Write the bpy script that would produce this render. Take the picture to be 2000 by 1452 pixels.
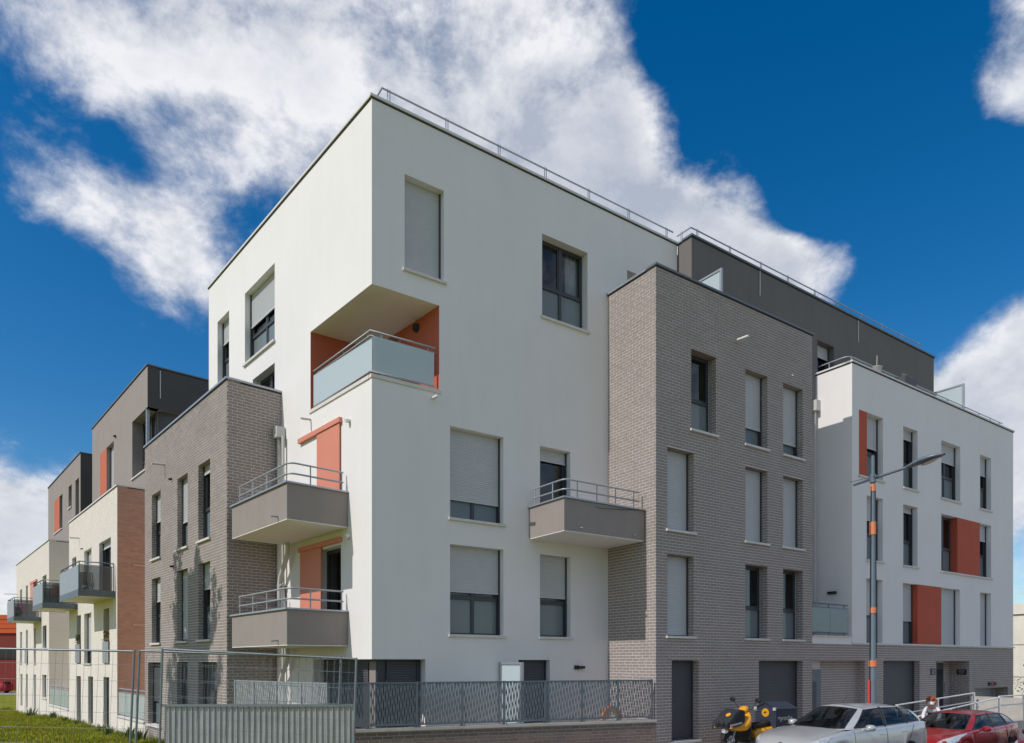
import bpy, bmesh, math, random
from mathutils import Vector, Matrix
rnd = random.Random(11)
for o in list(bpy.data.objects): bpy.data.objects.remove(o)
SC = bpy.context.scene
COL = SC.collection
# ---------------------------------------------------------------- camera, sky, sun, exposure
EYE = 2.5
cam = bpy.data.cameras.new('camera'); camo = bpy.data.objects.new('camera', cam); COL.objects.link(camo)
camo.location = (0, 0, EYE); camo.rotation_euler = (math.radians(90), 0, 0)
cam.sensor_width = 36; cam.lens = 24.62; cam.shift_y = 0.2835; cam.clip_start = .1; cam.clip_end = 4000
SC.camera = camo
SUN_FROM = Vector((-.831, -.5565, .958)).normalized()      # towards the sun
SUN_EL = math.asin(SUN_FROM.z); SUN_AZ = math.atan2(SUN_FROM.x, SUN_FROM.y)
sun = bpy.data.lights.new('sun', 'SUN'); suno = bpy.data.objects.new('sun', sun); COL.objects.link(suno)
sun.energy = 3.2; sun.angle = math.radians(.53); sun.color = (1, .94, .895)
suno.rotation_euler = (-SUN_FROM).to_track_quat('-Z', 'Y').to_euler(); suno.location = (-20, -14, 40)
SC.view_settings.view_transform = 'Standard'; SC.view_settings.look = 'None'
SC.view_settings.exposure = 0; SC.view_settings.gamma = 1; SC.view_settings.use_curve_mapping = False
W = bpy.data.worlds.new('World'); SC.world = W; W.use_nodes = True
def build_sky():
    nt = W.node_tree; N = nt.nodes; K = nt.links; N.clear()
    def n(t, **k):
        x = N.new(t)
        for a, b in k.items(): setattr(x, a, b)
        return x
    def mth(op, a, b=None, c=None, clamp=False):
        m = n('ShaderNodeMath', operation=op); m.use_clamp = clamp
        for i, v in enumerate((a, b, c)):
            if v is None: continue
            if isinstance(v, (int, float)): m.inputs[i].default_value = v
            else: K.new(v, m.inputs[i])
        return m.outputs[0]
    out = n('ShaderNodeOutputWorld'); bg = n('ShaderNodeBackground')
    sky = n('ShaderNodeTexSky', sky_type='NISHITA'); sky.sun_disc = False
    sky.sun_elevation = SUN_EL; sky.sun_rotation = SUN_AZ; sky.air_density = 1.0; sky.dust_density = .35; sky.ozone_density = 3.0
    hsv = n('ShaderNodeHueSaturation'); hsv.inputs['Saturation'].default_value = 1.42; hsv.inputs['Value'].default_value = SKYV
    K.new(sky.outputs[0], hsv.inputs['Color'])
    tc = n('ShaderNodeTexCoord'); vn = n('ShaderNodeVectorMath', operation='NORMALIZE'); K.new(tc.outputs['Generated'], vn.inputs[0])
    d = vn.outputs[0]
    sep = n('ShaderNodeSeparateXYZ'); K.new(d, sep.inputs[0])
    # flatten the lookup so clouds get longer towards the horizon
    zz = mth('MAXIMUM', sep.outputs[2], 0.0); den = mth('ADD', zz, .42)
    cx = mth('DIVIDE', sep.outputs[0], den); cy = mth('DIVIDE', sep.outputs[1], den)
    cmb = n('ShaderNodeCombineXYZ'); K.new(cx, cmb.inputs[0]); K.new(cy, cmb.inputs[1]); K.new(mth('MULTIPLY', zz, 1.4), cmb.inputs[2])
    iso = n('ShaderNodeMapping'); iso.inputs['Scale'].default_value = (1.25, 1.25, 1.7); K.new(d, iso.inputs[0])
    def noise(vec, sc, det, ro, dist=0, off=(0, 0, 0), lac=2.0):
        mp = n('ShaderNodeMapping'); mp.inputs['Location'].default_value = off; K.new(vec, mp.inputs[0])
        x = n('ShaderNodeTexNoise'); x.inputs['Scale'].default_value = sc; x.inputs['Detail'].default_value = det
        x.inputs['Roughness'].default_value = ro; x.inputs['Distortion'].default_value = dist; x.inputs['Lacunarity'].default_value = lac
        K.new(mp.outputs[0], x.inputs['Vector']); return x.outputs[0]
    def body_at(off):
        o = Vector(off)
        big = noise(iso.outputs[0], 2.6, 5, .55, .2, Vector((3.1, 1.7, .4)) + o)
        mid = noise(iso.outputs[0], 8.0, 12, .64, .15, Vector((7.7, 2.2, 5.1)) + o)
        return mth('ADD', mth('MULTIPLY', big, .52), mth('MULTIPLY', mid, .48))
    body = body_at((0, 0, 0)); body2 = body_at((.04, .02, -.05))
    # weather: where the cloud banks stand in the sky (compass direction, angular radius, strength)
    acc = None
    for px, py, r0, r1, w in CLOUDS:
        c = Vector(((px - 1000) / 1368, 1, (1293 - py) / 1368)).normalized()
        dt = n('ShaderNodeVectorMath', operation='DOT_PRODUCT'); K.new(d, dt.inputs[0]); dt.inputs[1].default_value = c
        mr = n('ShaderNodeMapRange', interpolation_type='SMOOTHERSTEP'); K.new(dt.outputs['Value'], mr.inputs[0])
        mr.inputs[1].default_value = math.cos(math.radians(r1)); mr.inputs[2].default_value = math.cos(math.radians(r0))
        mr.inputs[3].default_value = 0; mr.inputs[4].default_value = w
        acc = mr.outputs[0] if acc is None else mth('ADD', acc, mr.outputs[0])
    acc = mth('MINIMUM', mth('MAXIMUM', acc, -.40), .34)
    dens = mth('ADD', mth('ADD', body, acc), CLOUD_BASE)
    mask = n('ShaderNodeMapRange', interpolation_type='SMOOTHSTEP'); K.new(dens, mask.inputs[0])
    mask.inputs[1].default_value = .500; mask.inputs[2].default_value = .755
    mask.inputs[3].default_value = 0; mask.inputs[4].default_value = .97
    # shading of the clouds: brighter on the flanks turned to the sun, greyer where they are thick
    lit = mth('ADD', mth('MULTIPLY', mth('SUBTRACT', body, body2), 6.0), .60, clamp=True)
    thick = n('ShaderNodeMapRange', interpolation_type='SMOOTHSTEP'); K.new(dens, thick.inputs[0])
    thick.inputs[1].default_value = .60; thick.inputs[2].default_value = .98; thick.inputs[3].default_value = 1.0; thick.inputs[4].default_value = .32
    shade = mth('MULTIPLY', lit, thick.outputs[0], clamp=True)
    cc = n('ShaderNodeMix', data_type='RGBA'); K.new(shade, cc.inputs['Factor'])
    cc.inputs['A'].default_value = CLOUD_GREY; cc.inputs['B'].default_value = CLOUD_WHITE
    mix = n('ShaderNodeMix', data_type='RGBA'); K.new(mask.outputs[0], mix.inputs['Factor'])
    K.new(hsv.outputs[0], mix.inputs['A']); K.new(cc.outputs['Result'], mix.inputs['B'])
    K.new(mix.outputs['Result'], bg.inputs[0]); bg.inputs[1].default_value = .1; K.new(bg.outputs[0], out.inputs[0])
SKYV = 1.12; CLOUD_BASE = .097
CLOUD_GREY = (4.4, 4.9, 5.9, 1); CLOUD_WHITE = (10.4, 10.3, 10.4, 1)
#           px    py   r0  r1   weight   (position given as the photograph's compass direction)
CLOUDS = [(700, 150, 6, 17, .05), (300, 100, 4, 14, .06), (1000, 130, 4, 13, .05), (950, 330, 4, 12, .06), (1300, 400, 4, 9, .20),
          (1480, 480, 3, 8, .22), (1180, 300, 3, 8, .08), (1590, 560, 1.5, 5, .20), (240, 550, 2, 7.5, .16), (1930, 130, 4, 11, .04), (1960, 780, 3, 9, .16), (1900, 900, 3, 7, .1), (30, 960, 2, 8, .12), (20, 1180, 3, 8, .16),
          (1560, 90, 6, 11.5, -.36), (1780, 500, 4, 9, -.32), (120, 720, 4, 10, -.22), (50, 380, 3, 9, -.13), (330, 740, 2, 7, -.2), (1660, 300, 2, 6.5, -.22), (560, 540, 2, 6, -.08), (380, 330, 2, 6, -.04)]
build_sky()
SC.render.engine = 'CYCLES'
SC.cycles.max_bounces = 7; SC.cycles.diffuse_bounces = 4; SC.cycles.glossy_bounces = 3; SC.cycles.transparent_max_bounces = 12; SC.cycles.transmission_bounces = 4
SC.cycles.caustics_reflective = False; SC.cycles.caustics_refractive = False

# ---------------------------------------------------------------- materials
MATS = {}
def mat(name, col, rough=.6, metal=0, var=.06, vscale=1.5, fine=0, fscale=60, bump=0, bscale=80, spec=.5, island=0, coat=0, stain=0, trans=0, ior=1.45, alpha=1):
    if name in MATS: return MATS[name]
    m = bpy.data.materials.new(name); m.use_nodes = True; MATS[name] = m
    nt = m.node_tree; N = nt.nodes; K = nt.links; b = N['Principled BSDF']
    b.inputs['Roughness'].default_value = rough; b.inputs['Metallic'].default_value = metal
    b.inputs['Specular IOR Level'].default_value = spec; b.inputs['Coat Weight'].default_value = coat; b.inputs['Coat Roughness'].default_value = .04
    b.inputs['Transmission Weight'].default_value = trans; b.inputs['IOR'].default_value = ior; b.inputs['Alpha'].default_value = alpha
    tc = N.new('ShaderNodeTexCoord'); geo = N.new('ShaderNodeNewGeometry')
    def noise(sc, det=5, ro=.6, scale3=None):
        x = N.new('ShaderNodeTexNoise'); x.inputs['Scale'].default_value = sc; x.inputs['Detail'].default_value = det; x.inputs['Roughness'].default_value = ro
        if scale3:
            mp = N.new('ShaderNodeMapping'); mp.inputs['Scale'].default_value = scale3; K.new(geo.outputs['Position'], mp.inputs[0]); K.new(mp.outputs[0], x.inputs[0])
        else: K.new(geo.outputs['Position'], x.inputs[0])
        return x.outputs[0]
    def rng(v, a, b_, c, d):
        r = N.new('ShaderNodeMapRange'); K.new(v, r.inputs[0]); r.inputs[1].default_value = a; r.inputs[2].default_value = b_; r.inputs[3].default_value = c; r.inputs[4].default_value = d; return r.outputs[0]
    def mul(a, b_):
        x = N.new('ShaderNodeMath'); x.operation = 'MULTIPLY'
        for i, v in enumerate((a, b_)):
            if isinstance(v, (int, float)): x.inputs[i].default_value = v
            else: K.new(v, x.inputs[i])
        return x.outputs[0]
    f = None
    if var: f = rng(noise(vscale), .3, .7, 1 - var, 1 + var)
    if fine:
        g = rng(noise(fscale, 3), .3, .7, 1 - fine, 1 + fine); f = g if f is None else mul(f, g)
    if stain:   # faint vertical weather streaks
        g = rng(noise(3.0, 6, .65, (1, 1, .12)), .42, .75, 1, 1 - stain); f = g if f is None else mul(f, g)
    if island:
        oi = N.new('ShaderNodeObjectInfo'); ad = N.new('ShaderNodeMath'); ad.operation = 'ADD'
        K.new(oi.outputs['Random'], ad.inputs[0]); K.new(geo.outputs['Random Per Island'], ad.inputs[1])
        fr = N.new('ShaderNodeMath'); fr.operation = 'FRACT'; K.new(ad.outputs[0], fr.inputs[0])
        g = rng(fr.outputs[0], 0, 1, 1 - island, 1 + island); f = g if f is None else mul(f, g)
    if f is None: b.inputs['Base Color'].default_value = (*col, 1)
    else:
        vm = N.new('ShaderNodeVectorMath'); vm.operation = 'SCALE'; vm.inputs[0].default_value = col; K.new(f, vm.inputs['Scale'])
        K.new(vm.outputs[0], b.inputs['Base Color'])
    if bump:
        bp = N.new('ShaderNodeBump'); bp.inputs['Strength'].default_value = bump; bp.inputs['Distance'].default_value = .004
        K.new(noise(bscale, 4), bp.inputs['Height']); K.new(bp.outputs[0], b.inputs['Normal'])
    return m
def glass_mat(name, tint, refl=.10, rough=.0, opac=0.0, ocol=(.5, .6, .62)):
    """thin architectural pane: see-through tint + mirror reflection (fresnel) + optional frosting"""
    if name in MATS: return MATS[name]
    m = bpy.data.materials.new(name); m.use_nodes = True; MATS[name] = m
    nt = m.node_tree; N = nt.nodes; K = nt.links; N.remove(N['Principled BSDF']); out = N['Material Output']
    tr = N.new('ShaderNodeBsdfTransparent'); tr.inputs[0].default_value = (*tint, 1)
    gl = N.new('ShaderNodeBsdfGlossy'); gl.inputs['Roughness'].default_value = rough
    lw = N.new('ShaderNodeLayerWeight'); lw.inputs[0].default_value = .5
    pw = N.new('ShaderNodeMath'); pw.operation = 'POWER'; K.new(lw.outputs['Facing'], pw.inputs[0]); pw.inputs[1].default_value = 4.5
    mr = N.new('ShaderNodeMapRange'); K.new(pw.outputs[0], mr.inputs[0]); mr.inputs[3].default_value = refl; mr.inputs[4].default_value = .95
    base = tr.outputs[0]
    if opac:
        df = N.new('ShaderNodeBsdfDiffuse'); df.inputs[0].default_value = (*ocol, 1)
        tl = N.new('ShaderNodeBsdfTranslucent'); tl.inputs[0].default_value = (*ocol, 1)
        m1 = N.new('ShaderNodeMixShader'); m1.inputs[0].default_value = .3; K.new(df.outputs[0], m1.inputs[1]); K.new(tl.outputs[0], m1.inputs[2])
        m2 = N.new('ShaderNodeMixShader'); m2.inputs[0].default_value = opac; K.new(tr.outputs[0], m2.inputs[1]); K.new(m1.outputs[0], m2.inputs[2]); base = m2.outputs[0]
    mx = N.new('ShaderNodeMixShader'); K.new(mr.outputs[0], mx.inputs[0]); K.new(base, mx.inputs[1]); K.new(gl.outputs[0], mx.inputs[2])
    K.new(mx.outputs[0], out.inputs[0]); return m
M = dict(
    white=mat('white_render', (.79, .768, .744), .85, var=.03, vscale=.4, fine=.02, fscale=45, bump=.35, bscale=140, stain=.025),
    cream=mat('cream_brick', (.78, .725, .65), .8, var=.03, island=.02, bump=.2),
    creamj=mat('cream_mortar', (.70, .65, .575), .9, var=.05),
    brownb=mat('brown_brick', (.52, .275, .195), .8, var=.05, island=.1, bump=.2),
    brownj=mat('brown_mortar', (.60, .36, .27), .9),
    brick=mat('grey_brown_brick', (.295, .25, .227), .75, var=.05, vscale=.8, island=.055, fine=.04, fscale=90, bump=.35, bscale=90),
    mortar=mat('pale_mortar', (.69, .64, .605), .9, var=.08, vscale=3, bump=.3),
    darkr=mat('dark_grey_render', (.165, .152, .143), .88, var=.05, vscale=.6, fine=.03, bump=.35, bscale=140, stain=.08),
    taupe=mat('taupe_render', (.305, .265, .243), .88, var=.04, fine=.03, bump=.35, bscale=140, stain=.07),
    orange=mat('orange_render', (.52, .135, .07), .8, var=.05, bump=.3, bscale=120, stain=.05),
    redr=mat('brick_red_render', (.50, .095, .048), .8, var=.06, bump=.3, bscale=120, stain=.06),
    salmon=mat('salmon_metal', (.66, .25, .165), .55, var=.03),
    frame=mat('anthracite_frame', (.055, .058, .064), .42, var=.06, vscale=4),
    shutl=mat('light_grey_shutter', (.53, .54, .55), .5, var=.03, vscale=3),
    shutd=mat('anthracite_shutter', (.085, .087, .095), .5, var=.05, vscale=3),
    sill=mat('concrete_sill', (.66, .64, .60), .8, var=.08, vscale=6, bump=.3),
    coping=mat('aluminium_coping', (.42, .45, .48), .38, metal=.6, var=.05),
    copingw=mat('pale_coping', (.70, .69, .67), .55, var=.05),
    copingd=mat('dark_coping', (.17, .19, .21), .45, metal=.3, var=.05),
    gapd=mat('painted_gap_shadow', (.035, .035, .036), .8, var=0),  # near-black colour standing in for the shade line below copings
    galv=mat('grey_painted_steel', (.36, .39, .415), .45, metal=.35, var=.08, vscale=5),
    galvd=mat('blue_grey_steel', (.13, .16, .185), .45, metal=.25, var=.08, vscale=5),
    zinc=mat('zinc_sheet', (.42, .435, .465), .30, metal=.3, var=.10, vscale=3, fine=.06, fscale=25),
    pipe=mat('beige_pipe', (.56, .55, .51), .5, var=.05, vscale=4),
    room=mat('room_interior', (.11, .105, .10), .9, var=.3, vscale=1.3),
    curtain=mat('net_curtain', (.45, .44, .43), .9, var=.1, vscale=8),
    concrete=mat('concrete', (.44, .42, .385), .85, var=.12, vscale=3, fine=.06, bump=.5),
    roofg=mat('roof_membrane', (.22, .22, .215), .9, var=.15, vscale=1),
    glass=glass_mat('window_glass', (.62, .70, .72), .09),
    frost=glass_mat('frosted_glass', (.7, .8, .82), .03, .15, .93, (.66, .76, .79)),
    frostd=glass_mat('frosted_window_glass', (.6, .68, .7), .04, .08, .6, (.42, .50, .52)),
    smoke=glass_mat('smoked_glass', (.52, .56, .58), .12, 0, .12, (.2, .22, .23)),
    asphalt=mat('asphalt', (.15, .147, .142), .9, var=.2, vscale=1.2, fine=.15, fscale=120, bump=.6, bscale=150),
    paving=mat('paving', (.42, .385, .335), .88, var=.12, vscale=2, fine=.07, bump=.5),
    kerb=mat('kerb_stone', (.42, .41, .39), .85, var=.1, vscale=5, bump=.4),
    soil=mat('soil', (.09, .085, .045), .95, var=.4, vscale=2, fine=.25, fscale=30, bump=.8, bscale=30),
    black=mat('black_plastic', (.018, .018, .02), .5, var=.05),
    rubber=mat('tyre_rubber', (.022, .022, .022), .85, var=.1),
    whitep=mat('white_paint', (.72, .72, .71), .45, var=.04),
)

# ---------------------------------------------------------------- mesh helpers
class MB:
    def __init__(s): s.v = []; s.f = []; s.m = []; s.cm = 0; s.sm = set()
    def add(s, pts, faces, smooth=False):
        k = len(s.v); s.v += [tuple(p) for p in pts]
        for f in faces:
            if smooth: s.sm.add(len(s.f))
            s.f.append(tuple(k + i for i in f)); s.m.append(s.cm)
    def quad(s, a, b, c, d): s.add((a, b, c, d), ((0, 1, 2, 3),))
    def hexa(s, p, skip=()):   # p: 4 bottom then 4 top, counter-clockwise from above
        F = [(3, 2, 1, 0), (4, 5, 6, 7), (0, 1, 5, 4), (1, 2, 6, 5), (2, 3, 7, 6), (3, 0, 4, 7)]
        s.add(p, [f for i, f in enumerate(F) if i not in skip])
    def box(s, x0, x1, y0, y1, z0, z1):
        s.hexa([(x0, y0, z0), (x1, y0, z0), (x1, y1, z0), (x0, y1, z0), (x0, y0, z1), (x1, y0, z1), (x1, y1, z1), (x0, y1, z1)])
    def fbox(s, F, s0, s1, u0, u1, z0, z1):
        a = [F.P(s0, u1, z0), F.P(s1, u1, z0), F.P(s1, u0, z0), F.P(s0, u0, z0), F.P(s0, u1, z1), F.P(s1, u1, z1), F.P(s1, u0, z1), F.P(s0, u0, z1)]
        if F.flip: a = [a[i] for i in (1, 0, 3, 2, 5, 4, 7, 6)]
        s.hexa(a)
    def prism(s, poly, z0, z1):
        n = len(poly); p = [(x, y, z0) for x, y in poly] + [(x, y, z1) for x, y in poly]
        s.add(p, [tuple(range(n))[::-1], tuple(range(n, 2 * n))] + [(i, (i + 1) % n, n + (i + 1) % n, n + i) for i in range(n)])
    def tube(s, pts, r, n=8, cap=True, smooth=True):
        P = [Vector(p) for p in pts]; m = len(P); rs = r if isinstance(r, (list, tuple)) else [r] * m
        rings = []; up = None
        for i in range(m):
            t = (P[min(i + 1, m - 1)] - P[max(i - 1, 0)]).normalized()
            if up is None or abs(up.dot(t)) > .98:
                up = Vector((0, 0, 1)) if abs(t.z) < .9 else Vector((1, 0, 0))
            a = t.cross(up).normalized(); b = a.cross(t).normalized(); up = b
            rings.append([P[i] + (a * math.cos(2 * math.pi * k / n) + b * math.sin(2 * math.pi * k / n)) * rs[i] for k in range(n)])
        v = [p for q in rings for p in q]
        f = [(i * n + k, i * n + (k + 1) % n, (i + 1) * n + (k + 1) % n, (i + 1) * n + k) for i in range(m - 1) for k in range(n)]
        s.add(v, f, smooth)
        if cap: s.add(rings[0], [tuple(range(n))]); s.add(rings[-1], [tuple(range(n))[::-1]])
    def lathe(s, prof, axis_o, axis_d, n=20, smooth=True):   # prof: (r, h)
        o = Vector(axis_o); d = Vector(axis_d).normalized(); a = d.orthogonal().normalized(); b = d.cross(a)
        v = [o + d * h + (a * math.cos(2 * math.pi * k / n) + b * math.sin(2 * math.pi * k / n)) * r for r, h in prof for k in range(n)]
        s.add(v, [(i * n + k, i * n + (k + 1) % n, (i + 1) * n + (k + 1) % n, (i + 1) * n + k) for i in range(len(prof) - 1) for k in range(n)], smooth)
    def grid(s, rows, smooth=True, keep=None):
        n = len(rows[0]); v = [p for r in rows for p in r]
        f = [(i * n + k, i * n + k + 1, (i + 1) * n + k + 1, (i + 1) * n + k) for i in range(len(rows) - 1) for k in range(n - 1) if keep is None or keep(i, k)]
        s.add(v, f, smooth)
class Fr:
    """facade frame: origin, direction along the wall, outward normal (all horizontal)"""
    def __init__(s, o, d, out):
        s.o = Vector(o[:2]); s.d = Vector(d[:2]); s.out = Vector(out[:2]); s.flip = (s.d.y * s.out.x - s.d.x * s.out.y) < 0
    def P(s, a, u, z):
        p = s.o + s.d * a + s.out * u; return (p.x, p.y, z)
    def xy(s, a, u): p = s.o + s.d * a + s.out * u; return (p.x, p.y)
    def at(s, a, u=0): return Fr(s.o + s.d * a + s.out * u, s.d, s.out)
OFF = {}
def link(o): COL.objects.link(o); return o
def thing(name, label, cat, loc=(0, 0, 0), group=None, rotz=None, kind=None):
    o = link(bpy.data.objects.new(name, None)); o.location = loc; o.empty_display_size = .3
    if rotz is not None: o.rotation_euler = (0, 0, rotz); OFF[o] = Vector((0, 0, 0))
    else: OFF[o] = Vector(loc)
    tag(o, label, cat, group, kind); return o
def tag(o, label=None, cat=None, group=None, kind=None):
    if label: o['label'] = label
    if cat: o['category'] = cat
    if group: o['group'] = group
    if kind: o['kind'] = kind
    return o
def obj(name, mb, mats, parent=None, label=None, kind=None, auto=None):
    if not mb.f: return None
    if not isinstance(mats, (list, tuple)): mats = [mats]
    xs = [v[0] for v in mb.v]; ys = [v[1] for v in mb.v]; zs = [v[2] for v in mb.v]
    c = Vector(((min(xs) + max(xs)) / 2, (min(ys) + max(ys)) / 2, min(zs)))
    me = bpy.data.meshes.new(name); me.from_pydata([(v[0] - c.x, v[1] - c.y, v[2] - c.z) for v in mb.v], [], mb.f)
    for m in mats: me.materials.append(M[m] if isinstance(m, str) else m)
    if len(mats) > 1: me.polygons.foreach_set('material_index', mb.m)
    if mb.sm: me.polygons.foreach_set('use_smooth', [i in mb.sm for i in range(len(mb.f))])
    me.update()
    o = link(bpy.data.objects.new(name, me)); OFF[o] = c
    if parent: o.parent = parent; o.location = c - OFF[parent]
    else: o.location = c
    if label: o['label'] = label
    if kind: o['kind'] = kind
    return o
def copy_tree(o, parent=None):
    c = o.copy(); link(c); OFF[c] = OFF[o]
    if parent: c.parent = parent
    for ch in o.children: copy_tree(ch, c)
    return c
def lerp(a, b, t): return a + (b - a) * t
def clamp(x, a=0., b=1.): return max(a, min(b, x))
def smst(a, b, x): t = clamp((x - a) / (b - a)); return t * t * (3 - 2 * t)
def interp(pts, x):     # smooth piecewise curve through (x, y)
    if x <= pts[0][0]: return pts[0][1]
    if x >= pts[-1][0]: return pts[-1][1]
    for i in range(len(pts) - 1):
        if pts[i][0] <= x <= pts[i + 1][0]:
            x0, y0 = pts[i]; x1, y1 = pts[i + 1]; h = x1 - x0; t = (x - x0) / h
            def sl(j):
                if j == 0: return (pts[1][1] - pts[0][1]) / (pts[1][0] - pts[0][0])
                if j == len(pts) - 1: return (pts[-1][1] - pts[-2][1]) / (pts[-1][0] - pts[-2][0])
                a = (pts[j][1] - pts[j - 1][1]) / (pts[j][0] - pts[j - 1][0]); b = (pts[j + 1][1] - pts[j][1]) / (pts[j + 1][0] - pts[j][0])
                return 0 if a * b <= 0 else 2 * a * b / (a + b)
            m0, m1 = sl(i) * h, sl(i + 1) * h
            return (2 * t**3 - 3 * t**2 + 1) * y0 + (t**3 - 2 * t**2 + t) * m0 + (-2 * t**3 + 3 * t**2) * y1 + (t**3 - t**2) * m1
def arc_path(pts, r, n=4):   # polyline with rounded corners
    P = [Vector(p) for p in pts]; out = [P[0]]
    for i in range(1, len(P) - 1):
        a = (P[i - 1] - P[i]); b = (P[i + 1] - P[i]); q = min(r, a.length * .45, b.length * .45)
        A = P[i] + a.normalized() * q; B = P[i] + b.normalized() * q
        for k in range(n + 1):
            t = k / n; out.append(A.lerp(P[i], t).lerp(P[i].lerp(B, t), t))
    return out + [P[-1]]
# ---------------------------------------------------------------- facade builders
def wall(mb, F, u, s0, s1, z0, z1, holes=()):
    hs = [(max(a, s0), min(b, s1), max(c, z0), min(d, z1)) for a, b, c, d in holes if b > s0 and a < s1 and d > z0 and c < z1]
    xs = sorted({s0, s1, *[h[0] for h in hs], *[h[1] for h in hs]}); zs = sorted({z0, z1, *[h[2] for h in hs], *[h[3] for h in hs]})
    for i in range(len(xs) - 1):
        for k in range(len(zs) - 1):
            a, b, c, d = xs[i], xs[i + 1], zs[k], zs[k + 1]; mx, mz = (a + b) / 2, (c + d) / 2
            if any(h[0] < mx < h[1] and h[2] < mz < h[3] for h in hs): continue
            p = [F.P(a, u, c), F.P(b, u, c), F.P(b, u, d), F.P(a, u, d)]
            mb.quad(*(p[::-1] if F.flip else p))
def reveal(mb, F, u, h, dp, sides='lrtb', mats=None):
    a, b, c, d = h; q = u - dp; base = mb.cm
    def Q(k, p):
        if k in sides:
            if mats: mb.cm = mats.get(k, base)
            mb.quad(*(p[::-1] if F.flip else p)); mb.cm = base
    Q('l', [F.P(a, u, c), F.P(a, u, d), F.P(a, q, d), F.P(a, q, c)])
    Q('r', [F.P(b, u, c), F.P(b, q, c), F.P(b, q, d), F.P(b, u, d)])
    Q('t', [F.P(a, u, d), F.P(b, u, d), F.P(b, q, d), F.P(a, q, d)])
    Q('b', [F.P(a, u, c), F.P(a, q, c), F.P(b, q, c), F.P(b, u, c)])
def sub_rect(r, h):
    a, b, c, d = r; A, B, C, D = h
    if A >= b or B <= a or C >= d or D <= c: return [r]
    o = []
    if A > a: o.append((a, A, c, d))
    if B < b: o.append((B, b, c, d))
    x0, x1 = max(a, A), min(b, B)
    if C > c: o.append((x0, x1, c, C))
    if D < d: o.append((x0, x1, D, d))
    return o
BL_, BH_, BJ_ = .255, .0812, .0155
class Bricks:
    def __init__(s, T, m, proud=.005): s.T = T; s.m = m; s.p = proud; s.L = []
    def lay(s, F, u, s0, s1, z0, z1, holes=(), sref=0., zref=0.):
        k0 = math.floor((z0 - zref) / BH_); k1 = math.ceil((z1 - zref) / BH_)
        for k in range(k0, k1):
            zb = max(z0, zref + k * BH_ + BJ_ / 2); zt = min(z1, zref + (k + 1) * BH_ - BJ_ / 2)
            if zt - zb < .02: continue
            hs = [h for h in holes if h[2] < zt and h[3] > zb]
            off = sref + (.5 if k % 2 else 0) * BL_ + (.25 * BL_ if (k * 7919) % 11 == 3 else 0)
            i0 = math.floor((s0 - off) / BL_); i1 = math.ceil((s1 - off) / BL_)
            for i in range(i0, i1):
                a = max(s0, off + i * BL_ + BJ_ / 2); b = min(s1, off + (i + 1) * BL_ - BJ_ / 2)
                if b - a < .02: continue
                rs = [(a, b, zb, zt)]
                for h in hs: rs = [q for r in rs for q in sub_rect(r, h)]
                for r in rs:
                    if r[1] - r[0] > .018 and r[3] - r[2] > .018: s.L.append((F, u, r))
    def finish(s, n=300, label=None):
        full = []; 
        for i, (F, u, r) in enumerate(s.L):
            if abs(r[1] - r[0] - (BL_ - BJ_)) < 1e-6 and abs(r[3] - r[2] - (BH_ - BJ_)) < 1e-6:
                p = F.P((r[0] + r[1]) / 2, u, (r[2] + r[3]) / 2)
                if p[1] < 1: continue
                px, py = 1000 + 1368 * p[0] / p[1], 1293 - 1368 * (p[2] - EYE) / p[1]
                if not (4 < px < 1996 and 4 < py < 1448): continue
                v = Vector((p[0], p[1], p[2] - EYE)); fac = -(F.out.x * v.x + F.out.y * v.y) / v.length
                if fac > .02: full.append((-fac / v.length_squared, i))
        full.sort(); single = {i for _, i in full[:n]}
        me = None
        for i in single:
            F, u, r = s.L[i]
            if me is None:
                me = bpy.data.meshes.new('brick'); b = MB(); l = (BL_ - BJ_) / 2; h = (BH_ - BJ_) / 2; c = .0015
                y = s.p
                b.hexa([(-l, -y, -h), (l, -y, -h), (l, y, -h), (-l, y, -h), (-l, -y, h), (l, -y, h), (l, y, h), (-l, y, h)])
                me.from_pydata(b.v, [], b.f); me.materials.append(M[s.m]); me.update()
            o = link(bpy.data.objects.new('brick', me)); p = Vector(F.P((r[0] + r[1]) / 2, u, (r[2] + r[3]) / 2))
            OFF[o] = p; o.parent = s.T; o.location = p - OFF[s.T] + Vector((F.out.x, F.out.y, 0)) * rnd.uniform(-.0015, .002)
            o.rotation_euler = (0, 0, math.atan2(F.d.y, F.d.x))
        mb = MB()
        for i, (F, u, r) in enumerate(s.L):
            if i in single: continue
            q = s.p + rnd.uniform(-.0015, .002); a, b, c, d = r
            p = [F.P(a, u + q, c), F.P(b, u + q, c), F.P(b, u + q, d), F.P(a, u + q, d), F.P(a, u - .004, c), F.P(b, u - .004, c), F.P(b, u - .004, d), F.P(a, u - .004, d)]
            f = [(0, 1, 2, 3), (0, 4, 5, 1), (1, 5, 6, 2), (2, 6, 7, 3), (3, 7, 4, 0)]
            mb.add(p, [x[::-1] for x in f] if F.flip else f)
        return obj('brickwork', mb, s.m, s.T, kind='stuff')
def jambs(B, F, u, h, dp, which='lrt'):
    a, b, c, d = h
    if 'r' in which: B.lay(Fr(F.xy(b, u), -F.out, -F.d), 0, 0, dp, c, d)
    if 'l' in which: B.lay(Fr(F.xy(a, u), -F.out, F.d), 0, 0, dp, c, d)
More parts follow.
